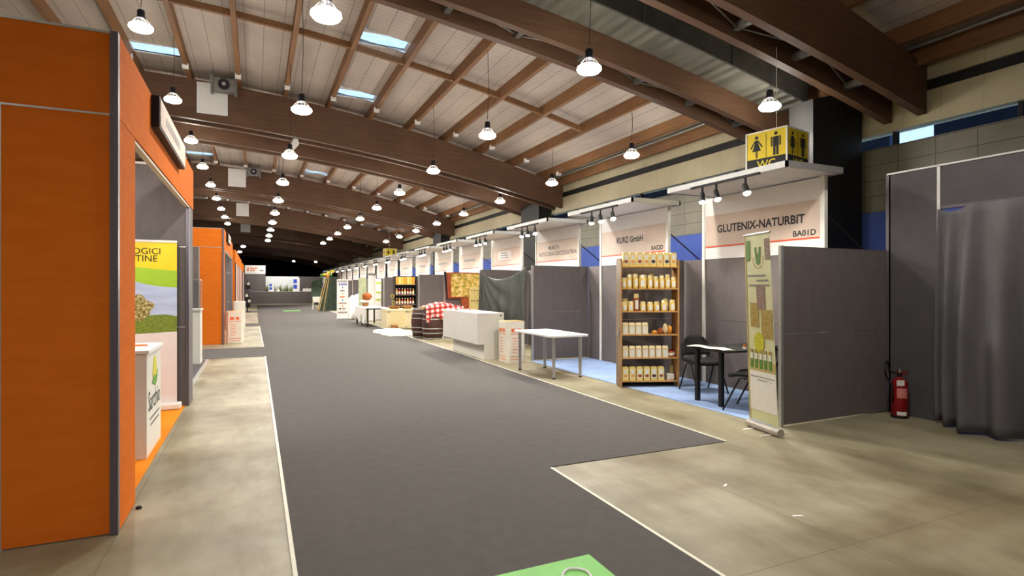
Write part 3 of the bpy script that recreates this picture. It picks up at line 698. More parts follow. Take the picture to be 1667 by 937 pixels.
def zy(u): return 1.87 - 0.05 * u + 0.06 * (u - 1) ** 2          # yellow / green
def zg(u): return 1.60 + 0.26 * (1 - u) ** 2                      # green / sky
def zm(u): return 1.21 + 0.10 * (1 - u) + 0.02 * math.sin(u * 9)  # sky / meadow
def zw(u): return 0.985 + 0.035 * u                               # meadow / white
b = B(); bands = [(lambda u: 0.09, zw, 3), (zw, zm, 4), (zm, zg, 2), (zg, zy, 1), (zy, lambda u: 2.185, 0)]
n = 24
for f0, f1, mi in bands:
    for i in range(n):
        u0, u1 = i / n, (i + 1) / n
        b.add([(BX0 + W_ * u0, BY, f0(u0)), (BX0 + W_ * u1, BY, f0(u1)), (BX0 + W_ * u1, BY, f1(u1)), (BX0 + W_ * u0, BY, f1(u0))], [(0, 1, 2, 3)], mi)
tr = [(0.43 + 0.16 * math.cos(a) * (1 + .2 * math.sin(5 * a)), 1.34 + 0.15 * math.sin(a) * (1 + .2 * math.cos(4 * a))) for a in [2 * PI * i / 20 for i in range(20)]]
b.add([(BX0 + u, BY - 0.002, z) for u, z in tr], [tuple(range(20))], 5)
b.go('banner_print', [m_y, m_g, m_s, m_w, m_m, m_t], t)
text('lettering', 'BIOLOGICI', (-1.132 - 0.275, BY, 2.03), (1, 0, 0), 0.08, M['ink'], t, out=0.004, width=0.55)
text('lettering', 'TRENTINE', (-1.165 - 0.265, BY, 1.935), (1, 0, 0), 0.08, M['ink'], t, out=0.004, width=0.53)

# white promotion counter on the orange carpet
t = thing('promotion_counter', 'white promotion counter with round yellow-green logo beside the near orange pier', 'counter', (-1.3, 6.6, 0.008))
B().box(-1.6, 6.16, 0.008, -0.92, 7.0, 0.985).go('counter_body', M['white_lac'], t, bevel=0.004)
B().box(-1.62, 6.14, 0.985, -0.90, 7.02, 1.015).go('counter_top', M['white'], t)
fx = lambda u, v_, d: (-0.92 + d, 6.16 + u, v_)
c = [(0.44 + 0.12 * math.cos(a), 0.72 + 0.2 * math.sin(a)) for a in [PI * i / 14 for i in range(15)]]
B().prism(c, fx, 0.0005, 0.003).go('logo_sun', MT('logo_yellow', (206, 200, 40), 0.5), t)
B().prism([(0.28, 0.66), (0.4, 0.74), (0.5, 0.7), (0.62, 0.78), (0.56, 0.66), (0.46, 0.62), (0.36, 0.66)], fx, 0.003, 0.005).go('logo_leaf', MT('logo_green', (92, 158, 48), 0.5), t)
text('lettering', 'Sarchio', (-0.92, 6.58, 0.42), (0, 1, 0), 0.19, M['ink'], t, out=0.002, width=0.68)
b = B()
for j, (a, c_) in enumerate(((0.16, 0.74), (0.2, 0.7))):
    u = a
    while u < c_: b.prism([(u, 0.33 - 0.06 * j), (u + 0.028, 0.33 - 0.06 * j), (u + 0.028, 0.352 - 0.06 * j), (u, 0.352 - 0.06 * j)], fx, 0.0005, 0.002); u += 0.042
b.go('small_print', M['grey_ink'], t)
for j, (x, y, r_) in enumerate(((-1.12, 6.62, 0.3), (-1.3, 6.75, -0.2))):
    tag(B().box(x, y, 1.015, x + 0.12, y + 0.16, 1.022, rz=r_).go('leaflet', M['orange_ink'] if j == 0 else M['label_white']), ['reddish', 'whitish'][j] + ' leaflet lying on the white promotion counter', 'leaflet', None)

# ------------------------------------------------------------------ printed cartons
def carton(x, y, wx, wy, h, label, rz=0, fx_=True):
    t = thing('cardboard_carton', label, 'box', (x, y, 0), rz, group='white cartons with orange print')
    b = B(); c = 0.06; hx, hy = wx / 2, wy / 2
    b.prism([(-hx + c, -hy), (hx - c, -hy), (hx, -hy + c), (hx, hy - c), (hx - c, hy), (-hx + c, hy), (-hx, hy - c), (-hx, -hy + c)], lambda u, v_, d: (u, v_, d), 0, h)
    b.go('carton_body', M['cardboard'], t, world=False)
    p = B()
    for (O, R) in (((0, -hy, 0), (1, 0, 0)), ((-hx, 0, 0), (0, -1, 0))):
        O = Vector(O); R = Vector(R); N = R.cross(Vector((0, 0, 1))); ww = (wx if R.x else wy) - 2 * c - 0.02
        f = lambda u, v_, d: tuple(O + R * u + Vector((0, 0, v_)) + N * d)
        rec = lambda u0, v0, u1, v1: p.prism([(u0, v0), (u1, v0), (u1, v1), (u0, v1)], f, 0.0005, 0.002)
        rec(-ww / 2, h * .69, ww / 2, h * .705); rec(-ww / 2, h * .14, ww / 2, h * .155); rec(-ww * .42, h * .07, ww * .42, h * .085)
        rec(-ww * .4, h * .745, -ww * .05, h * .83); rec(ww * .08, h * .745, ww * .36, h * .83)
        for i in range(6): rec(-ww * .32, h * (.24 + .07 * i), ww * (.05 + .05 * (i % 3)), h * (.255 + .07 * i))
    p.go('orange_print', M['orange_ink'], t, world=False)
    B().box(-hx + .03, -hy + .03, h, hx - .03, hy - .03, h + .012).go('carton_lid', MT('brown_board', (196, 160, 112), 0.85), t, world=False)
carton(5.05, 11.12, 0.44, 0.5, 0.87, 'tall white carton with orange print beside the white reception counter')
carton(-0.55, 18.3, 0.46, 0.5, 0.9, 'tall white carton with orange print before the second orange stand')
t = tag(B().box(-0.8, 24.6, 0, -0.38, 25.1, 1.05).go('cardboard_box', M['cardboard'], bevel=0.01), 'plain white box standing behind the left-hand printed carton', 'box')
t = thing('display_rack', 'tall slim black rack with pale cards far down the left side', 'display rack', (-0.5, 40, 0))
B().box(-0.68, 40, 0.007, -0.3, 40.25, 0.06).box(-0.52, 40.1, 0.06, -0.46, 40.16, 2.05).go('stand_frame', M['black'], t)
for z in (0.6, 1.0, 1.4, 1.8): B().box(-0.66 + 0.05 * (z > 1.2), 39.98, z - 0.3, -0.32, 40.2, z - 0.02).go('rack_pocket', M['black'] if z != 1.4 else M['panel_dark'], t)
for z, x in ((1.85, -0.5), (1.1, -0.6), (0.75, -0.45)): B().box(x, 39.94, z - 0.1, x + 0.14, 39.97, z + 0.06).go('card', M['label_white'], t)

# ================================================================== NEAREST BOOTH: shelves, table, chairs, banner
SH = thing('display_shelf', 'open wooden shelf unit with six boards stacked with packets', 'shelf', (5.29, 7.45, 0.009), math.radians(-20.9))
SW, SD = 0.952, 0.29
for x in (0, SW - 0.022): B().box(x, 0, 0, x + 0.022, SD, 2.03).go('side_board', M['shelf_side'] if x == 0 else M['shelf_wood'], SH, world=False)
for x in (0.0, SW - 0.022): B().box(x - 0.001, -0.006, 0, x + 0.023, 0.001, 2.03).go('front_edge', M['shelf_wood'], SH, world=False)
LV = [1.925, 1.575, 1.21, 0.838, 0.468, 0.098]
for z in LV: B().box(0.022, 0.0, z - 0.018, SW - 0.022, SD - 0.005, z).go('shelf_board', M['shelf_wood'], SH, world=False)
B().box(0.022, 0.22, 0.0, SW - 0.022, 0.235, 0.06).go('rear_kick_board', M['black'], SH, world=False)
for x in (-0.012, SW): B().box(x, 0.1, 0.80, x + 0.012, 0.16, 0.90).go('metal_bracket', M['alu'], SH, world=False)
def on_shelf(px, py, z):
    z += 0.009
    c, s_ = math.cos(math.radians(-20.9)), math.sin(math.radians(-20.9))
    return (5.29 + px * c - py * s_, 7.45 + px * s_ + py * c, z)
pk_y = MT('pack_yellow', (232, 206, 118), 0.5, var=10, vscale=40); pk_b = MT('pack_beige', (228, 210, 166), 0.7, var=8, vscale=40)
pk_c = MT('pack_pasta_yellow', (226, 190, 84), 0.35, var=22, vscale=60); pk_t = MT('bag_film', (206, 186, 128), 0.2, var=14, vscale=30)
p_br = MT('picture_brown', (158, 84, 34), 0.6, var=12, vscale=60); p_or = MT('picture_orange', (226, 160, 62), 0.6, var=14, vscale=60); p_dk = MT('picture_dark', (74, 52, 34), 0.6, var=12, vscale=60)
lab = M['label_white']
def proto(kind, w_, d, h, pic=None):
    t = thing('product', '', '', (0, 0, -50)); hw = w_ / 2
    F = lambda u, v_, q: (u, -q, v_)
    if kind == 'box':
        t.name = 'pasta_packet'
        B().prism([(-hw, 0), (hw, 0), (hw, h * .9), (hw * .8, h), (-hw * .8, h), (-hw, h * .9)], lambda u, v_, q: (u, q, v_), 0, d).go('packet_body', pk_y, t, world=False)
        B().prism([(-hw * .75, h * .2), (hw * .75, h * .2), (hw * .8, h * .46), (hw * .4, h * .58), (hw * .8, h * .8), (hw * .5, h * .86), (0, h * .78), (-hw * .5, h * .86), (-hw * .8, h * .8), (-hw * .4, h * .58), (-hw * .8, h * .46)], F, 0.0005, 0.002).go('white_label', lab, t, world=False)
        B().prism([(hw * .72 * math.cos(a), h * .36 + h * .12 * math.sin(a)) for a in [2 * PI * i / 12 for i in range(12)]], F, 0.002, 0.0035).go('food_picture', pic, t, world=False)
    elif kind == 'flour':
        t.name = 'flour_bag'
        b = B().prism([(-hw, 0), (hw, 0), (hw, h * .8), (hw * .9, h * .86), (-hw * .9, h * .86), (-hw, h * .8)], lambda u, v_, q: (u, q, v_), 0, d)
        b.prism([(0.0, h * .84), (d, h * .84), (d * .62, h), (d * .38, h)], lambda u, v_, q: (q, u, v_), -hw * .92, hw * .92)
        b.go('bag_body', pk_b, t, world=False)
        B().box(-hw * 1.0, -0.004, h * .74, hw * 1.0, 0.01, h * .83).go('folded_flap', pk_b, t, world=False)
        B().prism([(-hw * .62, h * .08), (hw * .62, h * .08), (hw * .62, h * .66), (-hw * .62, h * .66)], F, 0.0005, 0.002).go('white_label', lab, t, world=False)
    else:
        t.name = 'pasta_bag'
        def bag(u, v_):
            a = 2 * PI * u; e = (1 - 0.75 * max(0, (v_ - .62) / .38)); q = 0.9 + 0.1 * math.sin(v_ * PI)
            return (math.copysign(abs(math.cos(a)) ** .5, math.cos(a)) * hw * q * (1 + .05 * math.sin(v_ * 9 + a * 3)) * (1 if v_ < .65 else 1 - .25 * (v_ - .65)), d / 2 + math.copysign(abs(math.sin(a)) ** .6, math.sin(a)) * d / 2 * e, v_ * h)
        b = B().sheet(bag, 20, 8)
        b.f = [f for f in b.f]; me_m = [0 if (i // 20) < 6 else 1 for i in range(len(b.f))]; b.m = me_m
        b.go('bag_body', [pk_c if kind == 'bag' else p_br, pk_t], t, world=False, smooth=True)
        B().box(-hw * .55, -0.006, h * .12, hw * .55, -0.002, h * .62).go('white_label', lab, t, world=False)
    return t
PR = {('box', i): proto('box', 0.098, 0.07, 0.222, p) for i, p in enumerate((p_br, p_or, p_dk))}
PR['flour'] = proto('flour', 0.092, 0.065, 0.185)
PR['bag'] = proto('bag', 0.098, 0.07, 0.215); PR['stick'] = proto('stick', 0.088, 0.06, 0.28)
CATS = {'b': ('packet', 'yellow packets with a white hourglass label'), 'f': ('bag', 'beige folded flour bags'), 'p': ('bag', 'clear bags of yellow pasta')}
def put(key, x, z, label, grp, cat, py=0.02, sc=(1, 1, 1), rz=0, used=set()):
    src = PR[key]
    if key in used: o = dup(src)
    else: o = src; used.add(key)
    o.location = on_shelf(x, py, z + 0.0005); o.rotation_euler = (0, 0, math.radians(-20.9) + rz); o.scale = sc
    o['label'] = label; o['category'] = cat; o['group'] = grp; return o
SHN = ['top board', 'second board from the top', 'third board from the top', 'fourth board from the top', 'fifth board from the top', 'bottom board']
for i in range(8):
    put(('box', [0, 1, 0, 1, 2, 1, 2, 1][i]), 0.094 + 0.1105 * i, LV[0], 'upright yellow food packet with white label, %s from the left on the %s' % (ORD[i], SHN[0]), 'yellow packets on the top board', 'packet')
xx = [0.065, 0.15, 0.255, 0.365, 0.49, 0.585, 0.68, 0.775, 0.868]; ss = [.8, 1.05, 1.08, 1.0, .98, .9, .95, 1.05, .85]
for i in range(9):
    put('bag', xx[i], LV[1], 'clear bag of yellow pasta, %s from the left on the %s' % (ORD[i], SHN[1]), 'pasta bags on the second board', 'bag', sc=(.85 if i != 3 else 1.25, 1, ss[i]), rz=random.uniform(-.12, .12))
for i, (x, s_) in enumerate(((.22, 1.1), (.44, 1.05), (.55, 1.18), (.72, 1.05))):
    put('bag', x, LV[1], 'clear pasta bag in the rear row of the second board, %s from the left' % ORD[i], 'pasta bags at the back of the second board', 'bag', py=0.13, sc=(.9, 1, s_), rz=0.1)
xx = [0.07, 0.17, None, 0.37, 0.49, 0.60, 0.715, 0.85]
for i in range(8):
    if i == 2: put('stick', 0.265, LV[2], 'tall bag of brown bread sticks on the third board from the top', 'bread stick bag', 'bag'); continue
    put('bag', xx[i], LV[2], 'small clear pasta bag, %s from the left on the %s' % (ORD[i], SHN[2]), 'pasta bags on the third board', 'bag', sc=(.98, 1, [.7, .75, 0, .72, .7, .72, .82, .85][i]), rz=random.uniform(-.12, .12))
for i, x in enumerate((0.12, 0.78)):
    put('bag', x, LV[2], 'clear pasta bag standing at the back of the third board, %s' % ('left' if i == 0 else 'right'), 'pasta bags at the back of the third board', 'bag', py=0.12, sc=(1, 1, .95), rz=.2)
for i in range(4): put('flour', 0.085 + 0.106 * i, LV[3], 'beige folded paper bag, %s from the left on the %s' % (ORD[i], SHN[3]), 'beige bags on the fourth board', 'bag', sc=(1.04, 1, 1.02), rz=random.uniform(-.05, .05))
for i in range(7): put('flour', 0.085 + 0.108 * i, LV[4], 'beige folded paper bag, %s from the left on the %s' % (ORD[i], SHN[4]), 'beige bags on the fifth board', 'bag', sc=(1.0, 1, 1.0), rz=random.uniform(-.06, .06))
for i in range(6): put(('box', [1, 1, 0, 0, 2, 0][i]), 0.085 + 0.116 * i, LV[5], 'upright yellow food packet with white label, %s from the left on the %s' % (ORD[i], SHN[5]), 'yellow packets on the bottom board', 'packet')
# snack bags heaped on the fourth board
for i, (x, z, rx, rz_, c, lb) in enumerate(((.575, .03, .05, .03, p_or, 'small orange snack bag at the left end of the heap'), (.672, .05, .045, .05, p_br, 'brown snack bag in the heap'), (.758, .085, .04, .085, pk_b, 'upright crumpled beige snack bag in the heap'),
                                            (.835, .07, .035, .07, p_or, 'orange snack bag right in the heap'), (.893, .085, .02, .085, p_dk, 'dark slim snack bag at the right end'))):
    p = on_shelf(x, 0.09 + .01 * i, LV[3]); b = B().ell((p[0], p[1], p[2] + rz_ + .001), rx, .04, rz_, 12, wob=.18)
    tag(b.go('snack_bag', c, smooth=False), lb + ', fourth board from the top', 'bag', 'heaped snack bags')
for i, x in enumerate((.835, .885)):
    p = on_shelf([.83, .885][i], .06 + .09 * i, LV[4]); t = thing('jam_jar', 'red topped jar %s on the fifth board beside the beige bags' % ('nearer' if i == 0 else 'further right'), 'jar', p, group='red topped jars')
    B().lathe((0, 0, 0), [(.036, 0), (.042, .01), (.042, .08), (.034, .1)], 16).go('jar_body', p_br, t, world=False, smooth=True)
    B().lathe((0, 0, 0), [(.037, .1), (.037, .12)], 16).go('jar_lid', M['red'], t, world=False)
    B().lathe((0, 0, 0), [(.0428, .03), (.0428, .07)], 16).go('jar_label', lab, t, world=False)
p = on_shelf(.80, .05, LV[5]); c, s_ = math.cos(math.radians(-20.9)), math.sin(math.radians(-20.9))
tag(B().box(p[0], p[1], p[2], p[0] + .12, p[1] + .1, p[2] + .10, rz=-.36).go('plastic_tub', M['label_white'], bevel=.01), 'small whitish tub at the right end of the bottom board', 'tub')
p = on_shelf(.87, .17, LV[5]); tag(B().box(p[0], p[1], p[2], p[0] + .06, p[1] + .05, p[2] + .22, rz=-.36).go('paper_carton', pk_t), 'slim pale carton behind the whitish tub on the bottom board', 'carton')

# black table
t = thing('black_table', 'black meeting table with square legs on the light blue carpet', 'table', (5.56, 5.50, 0.008), math.radians(-4))
B().box(0, 0, 0.735, 1.2, 0.76, 0.762).go('table_top', M['black_fabric'], t, world=False, bevel=.004)
for x in (.05, 1.08):
    for y in (.16, .64): B().box(x, y, 0, x + .055, y + .055, .735).go('leg', M['black'], t, world=False)
b = B()
def sheet_(u, v_): return (-.03 + .2 * u + .03 * math.sin(v_ * 5), .02 + .72 * v_, .766 + .006 * math.sin(v_ * 11 + u * 4) + .004)
pp = B().sheet(sheet_, 5, 16).go('paper_sheet', MT('cream_paper', (238, 226, 200), .6, var=4), solid=.002)
pp.location = (5.56, 5.50, 0.008); pp.rotation_euler = (0, 0, math.radians(-4)); tag(pp, 'long cream paper sheets curling along the left edge of the black table', 'paper')
t = thing('tape_dispenser', 'small orange and white item on the black table behind the banner', 'dispenser', (5.98, 5.60, .771))
B().box(5.97, 5.58, .771, 6.0, 5.62, .80).go('white_base', M['white_lac'], t); B().lathe((5.985, 5.60, .8), [(.016, 0), (.016, .03)], 10).go('orange_cap', M['orange'], t)
def chair(x, y, ang, label):
    """ang: direction faced"""
    t = thing('stacking_chair', label, 'chair', (x, y, .016), ang, group='black stacking chairs')
    def seat(u, v_): return ((u - .5) * .45, (v_ - .5) * .42, .455 + .02 * (abs(u - .5) * 2) ** 2 - .02 * max(0, v_ - .75) * 4)
    B().sheet(seat, 8, 8).go('seat', M['black_fabric'], t, world=False, smooth=True, solid=.05)
    def back(u, v_):
        e = 1 - .35 * max(0, (v_ - .55) / .45) ** 2; xx = (u - .5) * .47 * e
        return (xx, -.25 - .04 * v_ + .05 * (abs(u - .5) * 2) ** 2, .53 + .31 * v_ - .05 * (abs(u - .5) * 2) ** 3 * v_)
    B().sheet(back, 10, 6).go('backrest', M['black_fabric'], t, world=False, smooth=True, solid=.035)
    for s_ in (-1, 1):
        B().tube([(s_ * .25, .27, 0), (s_ * .235, .06, .43), (s_ * .235, -.02, .44)], .012, 8).go('leg', M['black'], t, world=False)
        B().tube([(s_ * .25, -.27, 0), (s_ * .235, -.08, .43), (s_ * .235, -.02, .44)], .012, 8).go('leg', M['black'], t, world=False)
        B().tube([(s_ * .235, -.02, .43), (s_ * .235, -.2, .46), (s_ * .2, -.27, .62)], .011, 8).go('back_support', M['black'], t, world=False)
    B().tube([(-.235, .0, .425), (.235, 0, .425)], .011, 8).go('cross_tube', M['black'], t, world=False)
chair(6.22, 6.62, math.radians(180 - 12), 'black stacking chair behind the black table, backrest showing above it')
chair(5.84, 5.36, math.radians(24), 'black stacking chair half hidden by the leaning roll-up banner')

# leaning roll-up banner at the corner
N1, N2 = Vector((5.09, 4.30, 0)), Vector((5.18, 4.77, 0)); dN = (N2 - N1).normalized(); out_ = Vector((-dN.y, dN.x, 0))
T1, T2 = N1 + out_ * .12 + Vector((0, 0, 2.19)), N2 + out_ * .07 + Vector((0, 0, 2.19))
t = thing('rollup_banner', 'leaning pale green roll-up banner with food pictures at the booth corner', 'banner', tuple(N1))
def BN(u, v_, d=0):   # u: 0 far/left .. 1 near/right, v: 0 bottom .. 1 top
    a = N2.lerp(N1, u) + Vector((0, 0, .1)); c = T2.lerp(T1, u); return tuple(a.lerp(c, v_) + out_ * d)
b = B().sheet(lambda u, v_: BN(u, v_), 4, 20); b.go('banner_print', MT('banner_pale_green', (204, 204, 158), .55, var=6, vscale=3), t, solid=.002)
b = B().tube([N2 + Vector((0, 0, .045)) + dN * .02, N1 + Vector((0, 0, .045)) - dN * .03], .045, 16); b.go('banner_base', MT('silver_base', (176, 170, 160), .4, .4), t, smooth=False)
B().tube([T2 - dN * -.01, T1 - dN * .01], .012, 8).go('top_rail', M['alu'], t)
for q in (.2, .8):
    c = N2.lerp(N1, q); B().box(c.x - .19, c.y - .012, .0, c.x + .19, c.y + .012, .008).go('foot_bar', M['white_lac'], t)
B().tube([(N1 + N2) / 2 - out_ * .03 + Vector((0, 0, .08)), (T1 + T2) / 2 - out_ * .01], .009, 8).go('support_pole', M['alu'], t)
def patch(nm, poly, mat, d=.004): B().prism(poly, BN, d, d + .001).go(nm, mat, t)
R_ = lambda u0, v0, u1, v1: [(u0, v0), (u1, v0), (u1, v1), (u0, v1)]
m1 = MT('picture_ochre', (158, 134, 62), .6, var=26, vscale=40); m2 = MT('picture_taupe', (132, 108, 92), .6, var=30, vscale=40); m3 = MT('picture_lime', (186, 182, 40), .6, var=26, vscale=60); m4 = MT('picture_leaf', (84, 126, 48), .6, var=12, vscale=30)
m5 = MT('banner_ochre_band', (182, 164, 104), .6, var=10, vscale=10)
patch('edge_print', R_(0, .0, .05, 1), m5); patch('lower_white_field', R_(.06, .06, .99, .27), lab); patch('ochre_band', R_(.05, .27, .99, .325), m5); patch('corner_picture', R_(.06, .86, .22, .97), m4); patch('corner_picture', R_(.8, .86, .98, .97), m2)
ell = lambda cu, cv, ru, rv: [(cu + ru * math.cos(2 * PI * i / 18), cv + rv * math.sin(2 * PI * i / 18)) for i in range(18)]
pf = B(); 
for i in range(14): 
    a = PI * (1.0 + i / 13); pf.prism(ell(.52 + .21 * math.cos(a), .875 + .055 * math.sin(a), .016, .005), BN, .004, .005)
pf.go('emblem_ring', m5, t)
patch('emblem', [(.40, .93), (.47, .93), (.48, .87), (.51, .9), (.53, .9), (.56, .87), (.58, .93), (.65, .93), (.60, .845), (.53, .835), (.45, .845)], m4)
bt = B()
for j, (u0, u1) in enumerate(((.1, .8), (.45, .9), (.15, .95))):
    u = u0
    while u < u1: bt.prism(R_(u, .775 - .026 * j, u + .035, .785 - .026 * j), BN, .004, .005); u += .05
bt.go('small_print', M['grey_ink'], t)
patch('food_picture', R_(.42, .6, .74, .73), m2); patch('food_picture', R_(.16, .505, .48, .635), m1); patch('food_picture', R_(.56, .45, .96, .6), m1, .005); patch('pasta_bowl_picture', ell(.46, .425, .19, .055), m3, .006)
for i in range(5):
    u = .17 + .165 * i
    patch('jar_picture', R_(u - .055, .285, u + .055, .335), m4, .006); patch('jar_picture', [(u - .055, .335), (u + .055, .335), (u + .02, .35), (u + .05, .365), (u - .05, .365), (u - .02, .35)], lab, .006); patch('jar_picture', R_(u - .05, .365, u + .05, .385), m1, .006)
bt = B()
for j, (u0, u1) in enumerate(((.1, .95), (.35, .85))):
    u = u0
    while u < u1: bt.prism(R_(u, .235 - .016 * j, u + .035, .243 - .016 * j), BN, .0055, .0065); u += .05
bt.prism(ell(.5, .155, .03, .015), BN, .0055, .0065)
bt.go('small_print', M['grey_ink'], t)

# ================================================================== FURTHER DOWN THE RIGHT SIDE
# white table
t = thing('white_table', 'white table with round steel legs standing before the empty booth', 'table', (4.98, 9.28, 0))
def rrect(x0, y0, x1, y1, r, n=5):
    o = []
    for cx, cy, a0 in ((x1 - r, y1 - r, 0), (x0 + r, y1 - r, PI / 2), (x0 + r, y0 + r, PI), (x1 - r, y0 + r, 1.5 * PI)):
        o += [(cx + r * math.cos(a0 + PI / 2 * i / n), cy + r * math.sin(a0 + PI / 2 * i / n)) for i in range(n + 1)]
    return o
B().prism(rrect(4.60, 8.50, 5.38, 10.08, .09), lambda u, v_, d: (u, v_, d), .735, .765).go('table_top', M['white'], t)
for x, y in ((4.68, 9.92), (4.73, 8.64), (5.28, 8.66), (5.24, 9.94)):
    l = B().lathe((x, y, 0), [(.03, .02), (.03, .735)], 14).go('leg', M['alu'], t, smooth=False)
    B().lathe((x, y, 0), [(.032, 0), (.032, .022)], 12).go('foot_cap', M['black'], l)
# reception counter
t = thing('reception_counter', 'long white reception counter overhanging a recessed plinth', 'counter', (4.8, 12.9, 0))
B().box(4.44, 11.6, .335, 5.08, 14.1, 1.03).go('counter_body', M['white_lac'], t, bevel=.004)
B().box(4.60, 11.602, 0.0, 5.078, 13.75, .335).go('plinth', M['white_lac'], t)
B().prism(ell(5.0, .97, .018, .018), lambda u, v_, d: (u, 11.6 - d, v_), .0005, .004).go('cable_hole', M['ink'], t)
tag(B().sheet(lambda u, v_: (4.6 + .42 * u + .03 * math.sin(v_ * 9), 13.3 + .6 * v_, 1.032 + .02 * math.sin(u * 7 + v_ * 5) ** 2), 6, 6).go('red_cloth', M['red'], solid=.002), 'small folded red cloth on the far end of the white reception counter', 'cloth')
# dark drape across the third booth
dm, nt, bs = new_mat('dark_green_drape')
nt.links.new(ramp(nt, noise(nt, coord(nt, (1, 3, .6)), 2.5, 3), [(.3, (44, 48, 44)), (.7, (68, 72, 66))]), bs.inputs['Base Color'])
bs.inputs['Roughness'].default_value = .8; M['drape'] = dm
def dr(u, v_):
    y = 13.97 - 2.8 * u; zt = 2.07 - 0.30 * math.sin(PI * u) ** .8 * (1 - .2 * u)
    z = zt * (1 - v_) + .03 * v_
    ang = math.atan2(u * 1.5, v_ + .06)
    f = .035 * math.sin(ang * 22) * min(1, 3 * math.hypot(u, v_)) * (1 - .85 * u) + .03 * math.sin(u * 30) * v_
    return (5.42 + f - .02 * v_, y + (.16 * v_ * (1 - u) ** 4), z)
tag(B().sheet(dr, 90, 40).go('drape', M['drape'], smooth=True, solid=.004), 'dark green drape strung across the third booth front, sagging in the middle', 'drape')
# picture display board on the partition
t = thing('display_board', 'brown framed board with autumn picture and beige jar rack on a grey partition', 'display board', (5.6, 17.18, .7))
bm_ = MT('chestnut_board', (150, 72, 36), .6, var=14, vscale=8)
B().prism([(5.50, 1.25), (5.52, 2.08), (6.86, 2.08), (6.9, .55), (6.1, .55), (6.0, 1.25)], lambda u, v_, d: (u, d, v_), 17.17, 17.21).go('board_frame', bm_, t)
B().prism([(5.44, 2.1), (5.5, 2.1), (5.56, 1.24), (5.52, 1.24)], lambda u, v_, d: (u, d, v_), 17.14, 17.2).go('dark_edge', M['black'], t)
mm, nt, bs = new_mat('autumn_picture')
nt.links.new(ramp(nt, noise(nt, coord(nt, (2.5, 1, 4)), 2.6, 5, .65), [(.28, (70, 52, 36)), (.4, (120, 134, 62)), (.5, (214, 170, 62)), (.6, (226, 208, 150)), (.75, (232, 230, 214))]), bs.inputs['Base Color'])
B().box(5.68, 17.155, 1.3, 6.74, 17.168, 2.04).go('picture', mm, t)
B().box(6.28, 17.13, .58, 6.84, 17.165, 1.62).go('jar_rack', MT('rack_beige', (206, 186, 120), .6, var=10, vscale=10), t)
for j in range(3):
    b_ = B()
    for i in range(5): b_.ell((6.36 + .1 * i, 17.115, 1.5 - .33 * j), .022, .02, .022, 8)
    b_.go('knob_row', p_dk, t)
# barrels
bw = MT('dark_barrel_wood', (70, 44, 38), .6, var=10, vscale=6, stretch=(6, 6, .5)); hoop = MT('barrel_hoop', (150, 152, 144), .45, .5)
def barrel(x, y, label, s_=1.0):
    t = thing('wooden_barrel', label, 'barrel', (x, y, 0), group='dark barrels')
    B().lathe((x, y, 0), [(.28 * s_, 0), (.315 * s_, .18), (.345 * s_, .47), (.315 * s_, .76), (.28 * s_, .94), (.26 * s_, .94), (.26 * s_, .915), (.0, .915)], 24).go('barrel_body', bw, t, smooth=True)
    for z, r in ((.03, .288), (.19, .321), (.33, .338), (.62, .338), (.77, .319), (.905, .29)):
        B().lathe((x, y, 0), [(r * s_, z - .018), ((r + .006) * s_, z), (r * s_, z + .018)], 24).go('hoop', hoop, t)
barrel(5.02, 16.98, 'dark barrel with pale metal hoops, nearer the white reception counter')
barrel(4.84, 17.66, 'dark barrel with pale hoops, partly hidden behind its neighbour', .95)
tag(B().box(4.62, 16.72, .945, 5.85, 17.1, 1.0, rz=-.12).go('tray_board', M['shelf_wood']), 'long wooden board laid across the two barrels', 'board')
mm, nt, bs = new_mat('red_check_cloth'); v = coord(nt); s = sep(nt, v)
ck = lambda a: MATH(nt, 'LESS_THAN', MATH(nt, 'FRACT', MATH(nt, 'DIVIDE', a, .16)), .5)
sm = MATH(nt, 'ADD', ck(s[0]), ck(MATH(nt, 'ADD', s[1], s[2])))
nt.links.new(ramp(nt, MATH(nt, 'DIVIDE', sm, 2), [(0, (226, 206, 198)), (.4, (196, 74, 66)), (.9, (132, 22, 26))], const=True), bs.inputs['Base Color']); bs.inputs['Roughness'].default_value = .85
def cl(u, v_):
    x = 4.72 + 1.15 * u; 
    hump = .13 * math.sin(PI * min(1, u * 1.1)) * math.sin(PI * min(1, v_ * 1.4)) ** .5 + .012 * math.sin(u * 30 + v_ * 12)
    if v_ < .7: return (x, 17.18 - .52 * v_ / .7 - .14 * (u - .5), 1.012 + hump)
    d = (v_ - .7) / .3; ln = (.38 * (1 - u) ** .7 + .1 + .05 * math.sin(u * 17))
    return (x + .01 * math.sin(u * 40), 16.66 - .14 * (u - .5) - .03 * math.sin(d * 2) - .012 * math.sin(u * 34) * d, 1.012 + hump - ln * d)
tag(B().sheet(cl, 40, 20).go('checked_cloth', mm, smooth=True, solid=.006), 'red and white checked cloth spread over the barrels', 'cloth')
